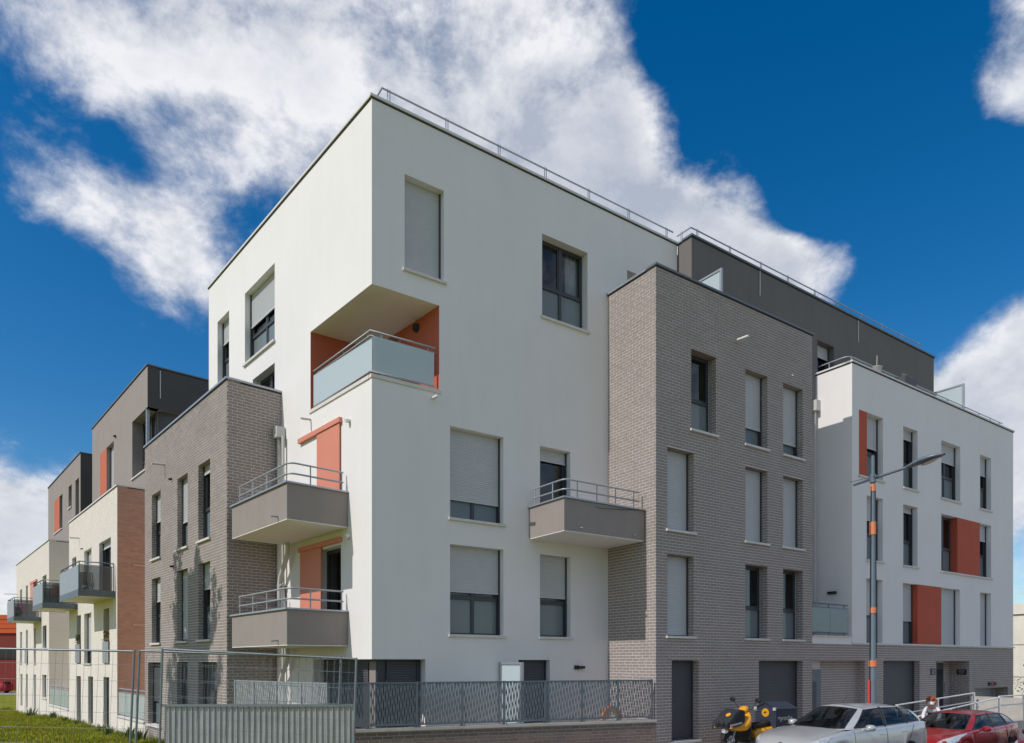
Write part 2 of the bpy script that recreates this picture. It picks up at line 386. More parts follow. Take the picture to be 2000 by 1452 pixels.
def slats(mb, F, u, s0, s1, z0, z1, pitch=.048, amp=.010):
    n = max(1, int(round((z1 - z0) / pitch))); h = (z1 - z0) / n; rows = []
    for i in range(n):
        z = z0 + i * h
        for t, a in ((.02, 0), (.18, .8), (.55, 1), (.86, .75), (.98, 0)): rows.append((z + h * t, u + amp * a))
    for i in range(len(rows) - 1):
        (za, ua), (zb, ub) = rows[i], rows[i + 1]
        p = [F.P(s0, ua, za), F.P(s1, ua, za), F.P(s1, ub, zb), F.P(s0, ub, zb)]
        mb.quad(*(p[::-1] if F.flip else p))
def window(T, F, u, h, shut=0., split=.42, mull=0, sill=True, dark=False, frosted=True, curtain=0, name='window', sillx=None, room=True, dp=.30, frost_full=False, slide=0):
    a, b, c, d = h; uf = u - dp + .06; fr = MB(); w = .055
    for x0, x1 in ((a, a + w), (b - w, b)): fr.fbox(F, x0, x1, uf - .06, uf, c, d)
    for z0, z1 in ((c, c + w), (d - w, d)): fr.fbox(F, a + w, b - w, uf - .062, uf + .002, z0, z1)
    zt = c + split * (d - c) if split else c + w
    if split: fr.fbox(F, a + w, b - w, uf - .062, uf + .012, zt - .04, zt + .04)
    xs = [a + w] + [a + (b - a) * (i + 1) / (mull + 1) for i in range(mull)] + [b - w]
    for x in xs[1:-1]: fr.fbox(F, x - .045, x + .045, uf - .064, uf + .006, c + w, d - w)
    # casement rails
    if zt + .1 < d:
        for i in range(len(xs) - 1):
            p, q = xs[i] + (.045 if i else 0), xs[i + 1] - (.045 if i < len(xs) - 2 else 0); zb = zt + (.04 if split else 0)
            for x0, x1 in ((p, p + .04), (q - .04, q)): fr.fbox(F, x0, x1, uf - .05, uf - .008, zb, d - w)
            for z0, z1 in ((zb, zb + .04), (d - w - .04, d - w)): fr.fbox(F, p + .04, q - .04, uf - .052, uf - .01, z0, z1)
    if shut:   # guide rails of the shutter
        for x0, x1 in ((a, a + .035), (b - .035, b)): fr.fbox(F, x0, x1, uf + .004, uf + .075, c, d)
    o = obj(name, fr, 'frame', T)
    for i in range(len(xs) - 1):
        if split:
            g = MB(); wall(g, F, uf - .03, xs[i] + .002, xs[i + 1] - .002, c + w, zt - .03); obj('frosted_pane' if frosted else 'pane', g, 'frostd' if frosted else 'glass', o)
        if shut < .985:
            g = MB(); wall(g, F, uf - .034, xs[i] + .002, xs[i + 1] - .002, zt, d - w); obj('pane', g, 'frostd' if frost_full else 'glass', o)
    if shut:
        m = MB(); zb = d - shut * (d - c) + (.004 if shut > .99 else 0); slats(m, F, uf + .03, a + .02, b - .02, zb + .045, d)
        m.fbox(F, a + .02, b - .02, uf + .02, uf + .05, zb, zb + .045); obj('roller_shutter', m, 'shutd' if dark else 'shutl', o)
    if sill:
        m = MB(); x0, x1 = sillx or (a - .055, b + .055); m.fbox(F, x0, x1, u - dp + .05, u + .065, c - .055, c + .006); obj('sill', m, 'sill', o)
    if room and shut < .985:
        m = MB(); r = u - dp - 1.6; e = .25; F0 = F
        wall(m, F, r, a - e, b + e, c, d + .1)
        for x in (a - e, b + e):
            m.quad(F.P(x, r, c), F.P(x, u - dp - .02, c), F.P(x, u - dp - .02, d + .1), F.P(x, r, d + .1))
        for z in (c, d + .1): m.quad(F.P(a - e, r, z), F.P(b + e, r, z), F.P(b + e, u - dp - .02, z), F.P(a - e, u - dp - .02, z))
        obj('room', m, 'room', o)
        if curtain:
            m = MB(); n = 26; x0, x1 = (a, a + (b - a) * curtain) if curtain > 0 else (b + (b - a) * curtain, b); rows = []
            for z in (c + .05, d): rows.append([F.P(lerp(x0, x1, i / n), u - dp - .12 + .025 * math.sin(i * 1.9) + .012 * math.sin(i * .7), z) for i in range(n + 1)])
            m.grid(rows); obj('curtain', m, 'curtain', o)
    return o
def coping(T, F, u, s0, s1, z, m='coping', w=.34, t=.055, ov=.045, gap=True, name='coping'):
    b = MB(); b.fbox(F, s0, s1, u - w, u + ov, z, z + t); o = obj(name, b, m, T)
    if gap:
        g = MB(); g.fbox(F, s0 + .02, s1 - .02, u + .001, u + .016, z - .035, z - .001); obj('shadow_strip', g, 'gapd', o)  # dark strip painting in the shadow gap under the coping
    return o
def parapet_rail(T, pts, posts, zb, h, r=.021, m='galv', name='roof_railing', double=True):
    """single top rail on paired flat posts along a polyline of (x, y)"""
    b = MB(); P = [Vector((x, y, zb + h)) for x, y in pts]
    for i in range(len(P) - 1): b.tube([P[i], P[i + 1]], r, 6)
    o = obj(name, b, m, T)
    for (x, y), (dx, dy) in posts:
        q = MB()
        for k in ((-.03, .03) if double else (0,)):
            q.tube([(x + dx * k, y + dy * k, zb - .02), (x + dx * k, y + dy * k, zb + h + .05)], .012, 5, smooth=False)
        obj('post', q, m, o)
    return o
def spout(T, F, s, u, z, l=.28, r=.035, m='copingw', bent=False):
    b = MB(); b.tube([F.P(s, u - .02, z), F.P(s, u + l, z - .03)], r, 8); b.cm = 0
    return obj('overflow_spout', b, m, T)
def tube_obj(name, T, pts, r, m, n=8, rad=0):
    b = MB(); b.tube(arc_path(pts, rad) if rad else pts, r, n); return obj(name, b, m, T)
def two_rail(T, pts, zs, m='galv', posts=(), zb=0, r=.022, rad=.18, name='handrail'):
    """tubular rails with rounded corners, plus posts"""
    b = MB()
    for z in zs: b.tube(arc_path([(x, y, z) for x, y in pts], rad), r, 8)
    o = obj(name, b, m, T)
    for x, y in posts:
        q = MB(); q.tube([(x, y, zb), (x, y, max(zs))], r * .75, 6); obj('post', q, m, o)
    return o
# ---------------------------------------------------------------- frames of the site
tR, tL = math.radians(55.71), math.radians(41.54)
R_ = Vector((math.sin(tR), math.cos(tR))); L_ = Vector((-math.sin(tL), math.cos(tL)))
RO_ = Vector((math.cos(tR), -math.sin(tR))); LO_ = Vector((-math.cos(tL), -math.sin(tL)))
C0 = Vector((-3.202, 16.0))
FR = Fr(C0, R_, RO_); FL = Fr(C0, L_, LO_)
FB = FR.at(7.184, 1.8946)        # street front: brick block and white block with red panels
FBL = FL.at(4.960, 1.5068)       # garden front: brick block and cream blocks
FD = FR.at(10.088, .552)         # set-back dark storey over the street
M['side_shade'] = mat('shade_darkened_render', (.085, .078, .075), .88, var=.05, bump=.3, bscale=140)  # flanks turned from the sun: their shade is put into a darker colour
# ================================================================ WHITE CORNER BLOCK
T = thing('apartment_block', 'tall white rendered corner block with an orange corner loggia and roof railing', 'building', (*FR.xy(4, -4), .4))
holes_r = dict(W1=(.82, 1.87, 11.74, 13.97), W2=(4.85, 6.44, 11.74, 13.96), W3=(2.04, 3.61, 6.03, 8.28), W4=(4.78, 5.82, 5.92, 8.27), W5=(2.04, 3.61, 3.17, 5.39), W6=(4.78, 5.83, 3.17, 5.38),
               W7=(7.95, 9.0, 12.0, 13.96), GR=(-1, 1.37, .2, 2.56), GD=(4.08, 5.11, .86, 2.55), LOG=(-1, 1.74, 9.06, 11.14))
holes_l = dict(A=(5.42, 7.68, 11.71, 13.93), B=(9.04, 10.12, 11.71, 13.93), C=(5.42, 7.05, 8.85, 11.07), U=(1.47, 2.69, 5.92, 8.28), D=(1.47, 2.69, 3.08, 5.36), GR=(-1, 2.96, .2, 2.56), LOG=(-1, 3.13, 9.06, 11.14))
ZT = 15.41
w = MB(); wall(w, FR, 0, 0, 10.06, .2, ZT, holes_r.values())
for k in ('W1', 'W2', 'W3', 'W4', 'W5', 'W6', 'W7', 'GD'): reveal(w, FR, 0, holes_r[k], .32)
wall(w, FL, 0, 0, 10.98, .0, ZT, holes_l.values())
for k in 'ABCUD': reveal(w, FL, 0, holes_l[k], .34)
# hidden sides, back and roof
pB, pBb, pDb, pD = FR.xy(10.06, 0), FR.xy(10.06, -9), FL.xy(10.98, -9), FL.xy(10.98, 0)
def vwall(mb, a, b, z0, z1): mb.quad((*a, z0), (*b, z0), (*b, z1), (*a, z1))
vwall(w, pB, pBb, .2, ZT); vwall(w, pBb, pDb, .2, ZT); vwall(w, pDb, pD, .0, ZT)
obj('wall', w, 'white', T)
m = MB(); m.add([(*C0, 15.1), (*pB, 15.1), (*pBb, 15.1), (*pDb, 15.1), (*pD, 15.1)], [(0, 1, 2, 3, 4)]); obj('roof', m, 'roofg', T)
coping(T, FR, 0, -.05, 10.06, ZT, 'copingw'); coping(T, FL, 0, .02, 11.02, ZT - .002, 'copingw')
rp = [FL.xy(10.8, -.42), FL.xy(.42, -.42), FR.xy(.36, -.25), FR.xy(10.15, -.25)]
posts = [(FR.xy(x, -.25), R_) for x in (.53, 2.09, 3.64, 5.15, 6.70, 8.25, 9.86)] + [(FL.xy(x, -.42), L_) for x in (2.0, 3.6, 5.2, 6.8, 8.4, 10.0)]
parapet_rail(T, rp, posts, ZT + .055, .48)
window(T, FR, 0, holes_r['W1'], shut=1.0)
window(T, FR, 0, holes_r['W2'], mull=1, curtain=-.3, split=.43)
window(T, FR, 0, holes_r['W3'], shut=.78, mull=1)
window(T, FR, 0, holes_r['W4'], shut=.14, split=0, sill=False, name='balcony_door')
window(T, FR, 0, holes_r['W5'], shut=.52, mull=1)
window(T, FR, 0, holes_r['W6'], shut=.52)
window(T, FR, 0, holes_r['W7'], shut=.1)
window(T, FR, 0, holes_r['GD'], shut=1, dark=True, split=0, sill=False, name='terrace_door')
window(T, FL, 0, holes_l['A'], shut=.47, mull=1, split=.40)
window(T, FL, 0, holes_l['B'], shut=.34)
window(T, FL, 0, holes_l['C'], mull=1)
window(T, FL, 0, holes_l['U'], split=0, sill=False, name='balcony_door')
window(T, FL, 0, holes_l['D'], split=0, sill=False, name='balcony_door')
# corner loggia: parallelogram room with orange end walls
FA = Fr(FR.xy(1.74, 0), L_, -R_); FBk = Fr(FL.xy(3.13, 0), R_, -L_)
m = MB(); m.cm = 0; dh = (1.72, 2.95, 9.12, 11.02)
wall(m, FA, 0, 0, 3.13, 9.02, 11.14, [dh]); reveal(m, FA, 0, dh, .2); wall(m, FBk, 0, 0, 1.74, 9.02, 11.14)
m.cm = 1; Q = (C0 + R_ * 1.74 + L_ * 3.13)
par = [C0, Vector(FR.xy(1.74, 0)), Q, Vector(FL.xy(3.13, 0))]
m.add([(*p, 11.14) for p in par], [(3, 2, 1, 0)]); m.cm = 2; m.add([(*p, 9.04) for p in par], [(0, 1, 2, 3)])
lg = obj('loggia', m, ['orange', 'white', 'concrete'], T)
window(T, FA, 0, dh, split=0, sill=False, shut=1, dp=.2, name='loggia_door')
m = MB(); m.fbox(FR, -.03, 1.78, -.16, .03, 9.0, 9.085); m.fbox(FL, .10, 3.17, -.16, .03, 9.0, 9.083); obj('ledge', m, 'sill', lg)
m = MB(); p = FA.P(.95, 0, 10.93); m.lathe([(.0, .13), (.07, .11), (.105, .05), (.11, 0)], p, (-R_.x, -R_.y, 0), 16); obj('wall_light', m, 'black', lg)
# glass balustrade of the loggia
m = MB(); hr = [FL.P(3.06, -.06, 10.1), (*FR.xy(-.005, -.07), 10.1), FR.P(1.66, -.06, 10.1)]
m.tube(hr, .024, 8); m.tube([(x, y, 9.985) for x, y, z in hr], .016, 6); m.tube([(x, y, 9.17) for x, y, z in hr], .02, 6)
bal = obj('balustrade', m, 'galv', lg)
for F, a, b in ((FL, .06, 3.04), (FR, .06, 1.62)):
    g = MB(); g.fbox(F, a, b, -.055, -.04, 9.18, 9.97); obj('glass_panel', g, 'frost', bal)
for F, s in ((FL, .32), (FL, 1.5), (FL, 2.85), (FR, .28), (FR, 1.48)):
    q = MB(); q.tube([F.P(s, -.09, 9.06), F.P(s, -.09, 10.1)], .014, 6); obj('post', q, 'galv', bal)
# recessed dark corner at garden level
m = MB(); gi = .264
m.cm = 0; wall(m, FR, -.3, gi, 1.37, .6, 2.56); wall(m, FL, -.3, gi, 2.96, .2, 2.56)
m.cm = 1; reveal(m, FR, 0, (0, 1.37, .6, 2.56), .3, 'r'); reveal(m, FL, 0, (0, 2.96, .2, 2.56), .3, 'r')
pi = FR.xy(gi, -.3)
m.add([(*C0, 2.56), (*FR.xy(1.37, 0), 2.56), (*FR.xy(1.37, -.3), 2.56), (*pi, 2.56), (*FL.xy(2.96, -.3), 2.56), (*FL.xy(2.96, 0), 2.56)], [(3, 2, 1, 0), (5, 4, 3, 0)])
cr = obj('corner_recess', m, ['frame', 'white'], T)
m = MB(); slats(m, FR, -.275, .56, 1.25, .9, 2.5, .06, .014); obj('roller_shutter', m, 'shutd', cr)
m = MB(); slats(m, FL, -.275, .62, 2.84, .9, 2.5, .06, .014); obj('roller_shutter', m, 'shutd', cr)
m = MB(); m.fbox(FL, gi + .03, .58, -.298, -.27, .9, 2.5); obj('cover_panel', m, 'taupe', cr)
m = MB(); m.fbox(FR, 1.26, 1.36, -.298, -.25, .9, 2.52); m.fbox(FR, .48, .55, -.298, -.25, .9, 2.52); obj('shutter_guide', m, 'frame', cr)
# sliding salmon shutters on the garden side
for z, p0 in ((8.33, 1.46), (5.42, 2.44)):
    m = MB(); m.fbox(FL, 1.40, 3.73, .005, .085, z, z + .12); rl = obj('shutter_rail', m, 'salmon', T)
    m = MB(); m.fbox(FL, p0, p0 + 1.2, .02, .055, z - 2.35, z - .002); obj('sliding_shutter', m, 'salmon', rl)
# balconies with solid parapets
def box_balcony(T, F, s0, s1, dep, z0, z1, right=True, left=True):
    m = MB(); m.cm = 0; t = .12
    m.fbox(F, s0, s1, dep - t, dep, z0 + .02, z1)
    if left: m.fbox(F, s0, s0 + t, .002, dep - t, z0 + .02, z1 - .001)
    if right: m.fbox(F, s1 - t, s1, .002, dep - t, z0 + .02, z1 - .001)
    m.cm = 1; m.fbox(F, s0 + .003, s1 - .003, .003, dep - .003, z0, z0 + .16)
    o = obj('balcony', m, ['taupe', 'white'], T)
    c = MB(); c.fbox(F, s0 - .04, s1 + (.04 if right else 0), dep - t - .03, dep + .045, z1, z1 + .04)
    if left: c.fbox(F, s0 - .04, s0 + t + .03, .003, dep - t - .03, z1 + .001, z1 + .039)
    if right: c.fbox(F, s1 - t - .03, s1 + .04, .003, dep - t - .03, z1 + .001, z1 + .039)
    obj('coping', c, 'coping', o)
    zs = (z1 + .26, z1 + .50); e = .10
    pts = [F.xy(s0 + e, .08), F.xy(s0 + e, dep - e), F.xy(s1 - e, dep - e)] + ([F.xy(s1 - e, .08)] if right else [])
    if not left: pts = pts[1:]
    n = 4; ps = [F.xy(lerp(s0 + .5, s1 - .3, i / (n - 1)), dep - e) for i in range(n)]
    if left: ps += [F.xy(s0 + e, .12), F.xy(s0 + e, dep * .6)]
    if right: ps += [F.xy(s1 - e, .12), F.xy(s1 - e, dep * .6)]
    two_rail(o, pts, zs, posts=ps, zb=z1 + .03)
    return o
ba = box_balcony(T, FL, 1.107, 4.52, 1.529, 5.72, 6.55); bb = box_balcony(T, FL, 1.107, 4.52, 1.529, 2.87, 3.69)
bc = box_balcony(T, FR, 4.416, 7.16, 1.492, 5.73, 6.55, right=False)
for b, F, s, z in ((ba, FL, 1.6, 5.86), (bb, FL, 1.6, 3.0)): 
    q = MB(); q.tube([F.P(s, 1.5, z), F.P(s, 1.70, z - .02)], .022, 8); obj('overflow_spout', q, 'galv', b)
for s in (4.95, 6.75):
    q = MB(); q.tube([FR.P(s, 1.47, 5.86), FR.P(s, 1.56, 5.85)], .022, 8); obj('overflow_spout', q, 'galv', bc)
q = MB(); q.tube([FR.P(4.45, 1.30, 6.35 + .22), FR.P(5.6, 1.53, 6.42), FR.P(7.1, 1.5, 6.56)], .006, 5); obj('cable', q, 'black', bc)
spout(T, FR, 1.56, 0, 8.86); spout(T, FL, 3.11, 0, 8.84, .28, .03, 'pipe'); spout(T, FL, 1.03, 0, 8.28, .12, .05)
spout(T, FL, 1.03, 0, 5.52, .10, .05)
# wall lamp by the terrace
m = MB(); m.fbox(FR, 5.96, 6.06, .0, .06, 2.29, 2.40); m.fbox(FR, 6.06, 6.26, .02, .11, 2.31, 2.385); obj('wall_light', m, 'black', T)
# rainwater pipe in the corner beside the garden brick block
px_ = FL.at(4.82, .10)
m = MB(); m.fbox(FL, 4.66, 4.93, .02, .26, 8.72, 9.02); hp = obj('hopper', m, 'pipe', T)
tube_obj('downpipe', T, [FL.P(4.82, .13, 8.75), FL.P(4.82, .13, .1)], .055, 'pipe', 10)
tube_obj('downpipe', T, [FL.P(4.62, .10, 8.75), FL.P(4.62, .10, .1)], .04, 'pipe', 10)
for z in (5.72, 2.87):
    tube_obj('branch_pipe', T, [FL.P(4.10, .2, z + .02), FL.P(4.10, .2, z - .35), FL.P(4.70, .17, z - .95), FL.P(4.70, .17, z - 1.5)], .06, 'pipe', 10, .22)
for z in (7.3, 4.6, 1.8):
    m = MB(); m.fbox(FL, 4.56, 4.9, .01, .19, z, z + .04); obj('pipe_clip', m, 'pipe', T)

# ================================================================ STREET BRICK BLOCK
T = thing('apartment_block', 'grey brown brick block of four storeys jutting out towards the parked scooter', 'building', (*FB.xy(3.5, -1), .1))
B = Bricks(T, 'brick'); ZB = 12.97
hb = [(1.36, 2.40, 8.90, 11.12), (3.69, 4.74, 8.90, 11.12), (5.51, 6.55, 8.90, 11.12), (.42, 1.47, 6.05, 8.26), (3.69, 4.74, 6.05, 8.26), (5.51, 6.55, 6.05, 8.26),
      (.42, 1.47, 3.19, 5.39), (3.69, 4.74, 3.19, 5.37), (5.51, 6.55, 3.19, 5.37)]
gb = [(.59, 1.67, .34, 2.54), (4.32, 6.54, .1, 2.53)]
w = MB(); wall(w, FB, 0, 0, 7.045, -.4, ZB, hb + gb)
for h in hb + gb: reveal(w, FB, 0, h, .34, mats={'t': 1})
FS = Fr(FR.xy(7.184, 0), RO_, -R_)
wall(w, FS, 0, .0, 1.8946, .1, ZB); vwall(w, FB.xy(7.045, 0), FB.xy(7.045, -3), 3.1, ZB); vwall(w, FB.xy(7.045, -3), FB.xy(0, -3), ZB - 1, ZB)
obj('wall', w, ['mortar', 'brick'], T)
B.lay(FB, 0, -.01, 7.045, -.3, ZB - .01, hb + gb, sref=-.01)
B.lay(FS, 0, .03, 1.885, .1, ZB - .01, sref=-.13)
for h in hb + gb: jambs(B, FB, 0, h, .26)
B.finish()
m = MB(); m.add([FB.P(0, 0, 12.1), FB.P(7.045, 0, 12.1), FB.P(7.045, -3, 12.1), FB.P(0, -3, 12.1)], [(0, 1, 2, 3)]); obj('roof_terrace', m, 'paving', T)
coping(T, FB, 0, -.05, 7.09, ZB, 'copingd'); coping(T, FS, 0, 0, 1.58, ZB - .002, 'coping')
sh = [0, .73, .80, 1, 1, .97, .98, 0, 0]; cu = [.4, 0, .5, 0, 0, 0, 0, .8, .7]
for h, s, c in zip(hb, sh, cu): window(T, FB, 0, h, shut=s, curtain=c, dp=.34)
window(T, FB, 0, gb[0], shut=1, dark=True, split=0, name='shop_door', dp=.34)
window(T, FB, 0, gb[1], shut=1, dark=True, split=0, sill=False, name='garage_door', dp=.34)
spout(T, FB, 3.28, 0, 11.83, .42, .04); spout(T, FB, 5.9, 0, 11.42, .1, .02)
def screen(T, F, s, u0, u1, z0, z1, name='privacy_screen'):
    m = MB(); e = .035
    m.fbox(F, s - e, s + e, u0 - .07, u0, z0, z1); m.fbox(F, s - e, s + e, u1, u1 + .07, z0, z1); m.fbox(F, s - e * .9, s + e * .9, u1 + .07, u0 - .07, z1 - .06, z1 - .001)
    o = obj(name, m, 'coping', T); g = MB(); g.fbox(F, s - .008, s + .008, u1 + .07, u0 - .07, z0 + .05, z1 - .06); obj('frosted_pane', g, 'frost', o)
screen(T, FB, 2.93, -.22, -1.3, 12.1, 13.93)

# ================================================================ WHITE BLOCK WITH RED PANELS
T = thing('apartment_block', 'white street block with brick red panels between its windows over a brick ground floor', 'building', (*FB.xy(15, -3), -.6))
B = Bricks(T, 'brick'); ZW = 12.68; SL, SR = 9.363, 22.283
up = dict(A3=(10.29, 11.35, 8.90, 11.15), B3=(12.76, 13.81, 8.90, 11.15), C3=(15.66, 17.25, 8.90, 11.15), D3=(19.02, 20.07, 8.90, 11.15),
          A2=(10.28, 11.34, 6.04, 8.28), B2=(12.76, 13.81, 6.04, 8.28), C2=(15.66, 17.0, 6.04, 8.28), D2=(18.98, 20.07, 6.04, 8.28),
          A1=(10.26, 11.32, 3.165, 5.40), B1=(12.73, 13.81, 3.165, 5.40), C1=(15.65, 17.24, 3.165, 5.40), D1=(19.02, 20.07, 3.165, 5.40))
w = MB(); w.cm = 0; wall(w, FB, 0, SL, SR, 3.11, ZW, up.values())
for k, h in up.items(): reveal(w, FB, 0, h, .32, mats={'r': 1} if k in ('C2', 'B1') else {'l': 1} if k in ('A3',) else None)
FW = Fr(FB.xy(SL, 0), -RO_, -R_); wall(w, FW, 0, 0, 2.0, 3.11, ZW); vwall(w, FB.xy(7.045, -2.0), FB.xy(SL, -2.0), 3.11, ZW)
vwall(w, FB.xy(SR, 0), FB.xy(SR, -9), -.8, ZW); vwall(w, FB.xy(SR, -9), FB.xy(7.045, -9), -.8, ZW)
obj('wall', w, ['white', 'redr'], T)
for s0, s1, z0, z1 in ((9.79, 10.288, 8.90, 11.15), (17.002, 18.978, 6.04, 8.28), (13.812, 15.648, 3.165, 5.40)):
    m = MB(); m.fbox(FB, s0, s1, -.3, .006, z0, z1); obj('red_panel', m, 'redr', T)
m = MB(); m.add([FB.P(SL, 0, 11.8), FB.P(SR, 0, 11.8), FB.P(SR, -9, 11.8), FB.P(SL, -9, 11.8)], [(0, 1, 2, 3)]); obj('roof_terrace', m, 'paving', T)
coping(T, FB, 0, SL - .045, SR + .05, ZW, 'copingw'); coping(T, FW, 0, .04, 2.0, ZW - .002, 'copingw')
m = MB(); m.fbox(FB, SL - .02, SR + .03, -.02, .06, 3.105, 3.155); obj('plinth_ledge', m, 'sill', T)
rp = [FB.xy(SL + .28, -1.9), FB.xy(SL + .28, -.28), FB.xy(21.9, -.28)]
rl = two_rail(T, rp, (ZW + .38,), posts=[FB.xy(x, -.28) for x in (9.8, 11.2, 12.6, 13.9, 15.3, 16.8, 18.3, 19.6, 20.7, 21.6)] + [FB.xy(SL + .28, -1.0), FB.xy(SL + .28, -1.85)], zb=ZW + .05, rad=.25, name='roof_railing')
shw = dict(A3=.50, B3=.16, C3=.33, D3=.34, A2=.36, B2=.10, C2=0, D2=.30, A1=.56, B1=.62, C1=1, D1=1); cuw = dict(C2=.35, B3=.4, D2=.3)
for k, h in up.items():
    sx = {'A3': (9.74, 11.41), 'C2': (15.6, 20.13)}.get(k)
    window(T, FB, 0, h, shut=shw[k], mull=1 if k[0] == 'C' and k != 'C1' else 0, sill=(k[1] != '1' and k != 'D2'), sillx=sx, curtain=cuw.get(k, 0), dp=.32)
# brick ground floor
gw = [(7.0, 10.18, -.6, 2.54), (11.36, 13.97, -.5, 2.53), (15.24, 18.04, -.6, 2.53), (18.49, 21.74, -1.6, 1.39)]
w = MB(); wall(w, FB, 0, 7.045, SR, -.9, 3.11, gw)
for h, d in zip(gw, (.3, .34, .75, .6)): reveal(w, FB, 0, h, d, 'lrt', {'t': 1})
wall(w, FB, -.3, 7.0, 10.18, -.6, 2.54); wall(w, FB, -.75, 15.24, 18.04, -.6, 2.53)
obj('ground_floor_wall', w, ['mortar', 'brick'], T)
B.lay(FB, 0, 7.047, SR, -.8, 3.10, gw, sref=-.01)
B.lay(FB, -.3, 7.95, 10.17, -.3, 2.53, sref=.1); B.lay(FB, -.75, 17.45, 18.03, -.5, 2.52, sref=.1)
for h, d in zip(gw, (.29, .26, .74, .5)): jambs(B, FB, 0, h, d, 'r')
B.finish()
m = MB(); wall(m, FB, -.0, 0, 0.001, 0, 0.001)
window(T, FB, 0, gw[1], shut=1, dark=True, split=0, sill=False, name='garage_door', dp=.34)
m = MB(); slats(m, FB, -.55, 18.5, 21.73, -1.6, 1.38, .09, .012); obj('garage_door', m, 'galv', T)
# steel door with louvre inside the porch
m = MB(); m.fbox(FB, 7.02, 7.93, -.298, -.25, -.3, 2.25); dr = obj('steel_door', m, 'galvd', T)
m = MB(); slats(m, FB, -.245, 7.1, 7.66, .35, 1.85, .06, .012); obj('louvre', m, 'shutd', dr)
# entrance: grey door leaf, intercom and the two black plates
m = MB(); m.fbox(FB, 15.26, 17.4, -.749, -.70, -.4, 2.45); eo = obj('entrance_door', m, 'frame', T); g = MB(); wall(g, FB, -.695, 15.4, 16.3, .0, 2.2); wall(g, FB, -.695, 16.4, 17.3, .0, 2.2); obj('pane', g, 'glass', eo)
FE = Fr(FB.xy(18.04, 0), -RO_, -R_)
m = MB(); m.fbox(FB, 17.55, 17.75, -.745, -.70, 1.25, 1.6); obj('intercom', m, 'galv', T)
m = MB(); m.fbox(FE, .10, .46, .012, .03, 1.97, 2.19); pl = obj('name_plate', m, 'black', T)
m = MB()
for i, (a, b) in enumerate(((.18, .40), (.15, .42), (.2, .36))):
    x = a
    while x < b - .02: l = rnd.uniform(.015, .04); m.fbox(FE, x, min(b, x + l), .031, .033, 2.125 - i * .05, 2.14 - i * .05); x += l + .012
obj('lettering', m, 'whitep', pl)
m = MB(); m.fbox(FB, 14.78, 15.12, .012, .03, 2.0, 2.24); pl = obj('number_plate', m, 'black', T)
m = MB(); m.tube(arc_path([FB.P(14.86, .033, 2.17), FB.P(14.98, .033, 2.20), FB.P(14.98, .033, 2.10), FB.P(14.88, .033, 2.10), FB.P(14.88, .033, 2.05), FB.P(15.02, .033, 2.05)], .03), .01, 5); obj('lettering', m, 'sill', pl)
# garage signal lamp
m = MB(); m.fbox(FB, 19.75, 20.45, .012, .07, 1.50, 1.63); sg = obj('signal_lamp', m, 'black', T)
for s, c in ((19.98, (.55, .03, .04)), (20.3, (.02, .12, .06))):
    m = MB(); m.lathe([(0, .03), (.035, .02), (.05, 0)], FB.P(s, .07, 1.565), (RO_.x, RO_.y, 0), 14); obj('lens', m, mat('signal_lens_%d' % (s * 10), c, .25), sg)
# loggia balcony over the porch: glass balustrade
m = MB(); m.fbox(FB, 7.05, 9.34, -.14, .0, 3.11, 3.32); m.fbox(FB, 7.05, 9.34, -2.0, -.14, 3.11, 3.2); lb = obj('balcony', m, 'white', T)
m = MB(); m.fbox(FB, 7.06, 9.2, -.16, .045, 3.32, 3.36); obj('ledge', m, 'sill', lb)
m = MB()
for z, r in ((4.40, .024), (4.28, .016), (3.46, .018)): m.tube([FB.P(7.06, -.05, z), FB.P(9.16, -.05, z)], r, 6)
bl = obj('balustrade', m, 'galvd', lb)
for a, b in ((7.08, 8.10), (8.13, 9.14)):
    g = MB(); g.fbox(FB, a, b, -.045, -.033, 3.48, 4.27); obj('glass_panel', g, 'frostd', bl)
for s in (7.1, 8.1, 9.0):
    q = MB(); q.tube([FB.P(s, -.08, 3.36), FB.P(s, -.08, 4.4)], .014, 6); obj('post', q, 'galvd', bl)
m = MB(); m.fbox(FW, .55, .85, .0, .1, 4.85, 4.94); obj('wall_light', m, 'black', T)
m = MB(); m.fbox(FW, 1.15, 1.42, .005, .24, 11.35, 11.72); obj('hopper', m, 'pipe', T)
tube_obj('downpipe', T, [FW.P(1.3, .12, 11.4), FW.P(1.3, .12, 3.2)], .055, 'pipe', 10)
screen(T, FB, 18.12, -.22, -1.6, 11.8, 13.98)
# planters on the terrace
def planter(F, s, u, z, l, label, cat='planter'):
    t = thing('planter', label, cat, F.P(s, u, z)); m = MB(); q = Fr(F.xy(s, u), F.d, F.out)
    p0 = [q.P(-l / 2, -.13, z), q.P(l / 2, -.13, z), q.P(l / 2, .13, z), q.P(-l / 2, .13, z)]; p1 = [q.P(-l / 2 - .04, -.17, z + .3), q.P(l / 2 + .04, -.17, z + .3), q.P(l / 2 + .04, .17, z + .3), q.P(-l / 2 - .04, .17, z + .3)]
    m.add(p0 + p1, [(0, 1, 5, 4), (1, 2, 6, 5), (2, 3, 7, 6), (3, 0, 4, 7), (3, 2, 1, 0)]); obj('trough', m, 'shutd', t)
    m = MB()
    for i in range(70):
        c = Vector(q.P(rnd.uniform(-l / 2, l / 2), rnd.uniform(-.12, .12), z + rnd.uniform(.26, .46))); a = Vector((rnd.uniform(-1, 1), rnd.uniform(-1, 1), rnd.uniform(-.3, 1))).normalized() * .05; b = a.orthogonal().normalized() * .025
        m.quad(c - b, c + a, c + b + a * .3, c - a * .6)
    obj('leaves', m, 'leafp', t, kind='stuff')
M['leafp'] = mat('planter_leaf', (.16, .17, .09), .7, var=.3, vscale=9)
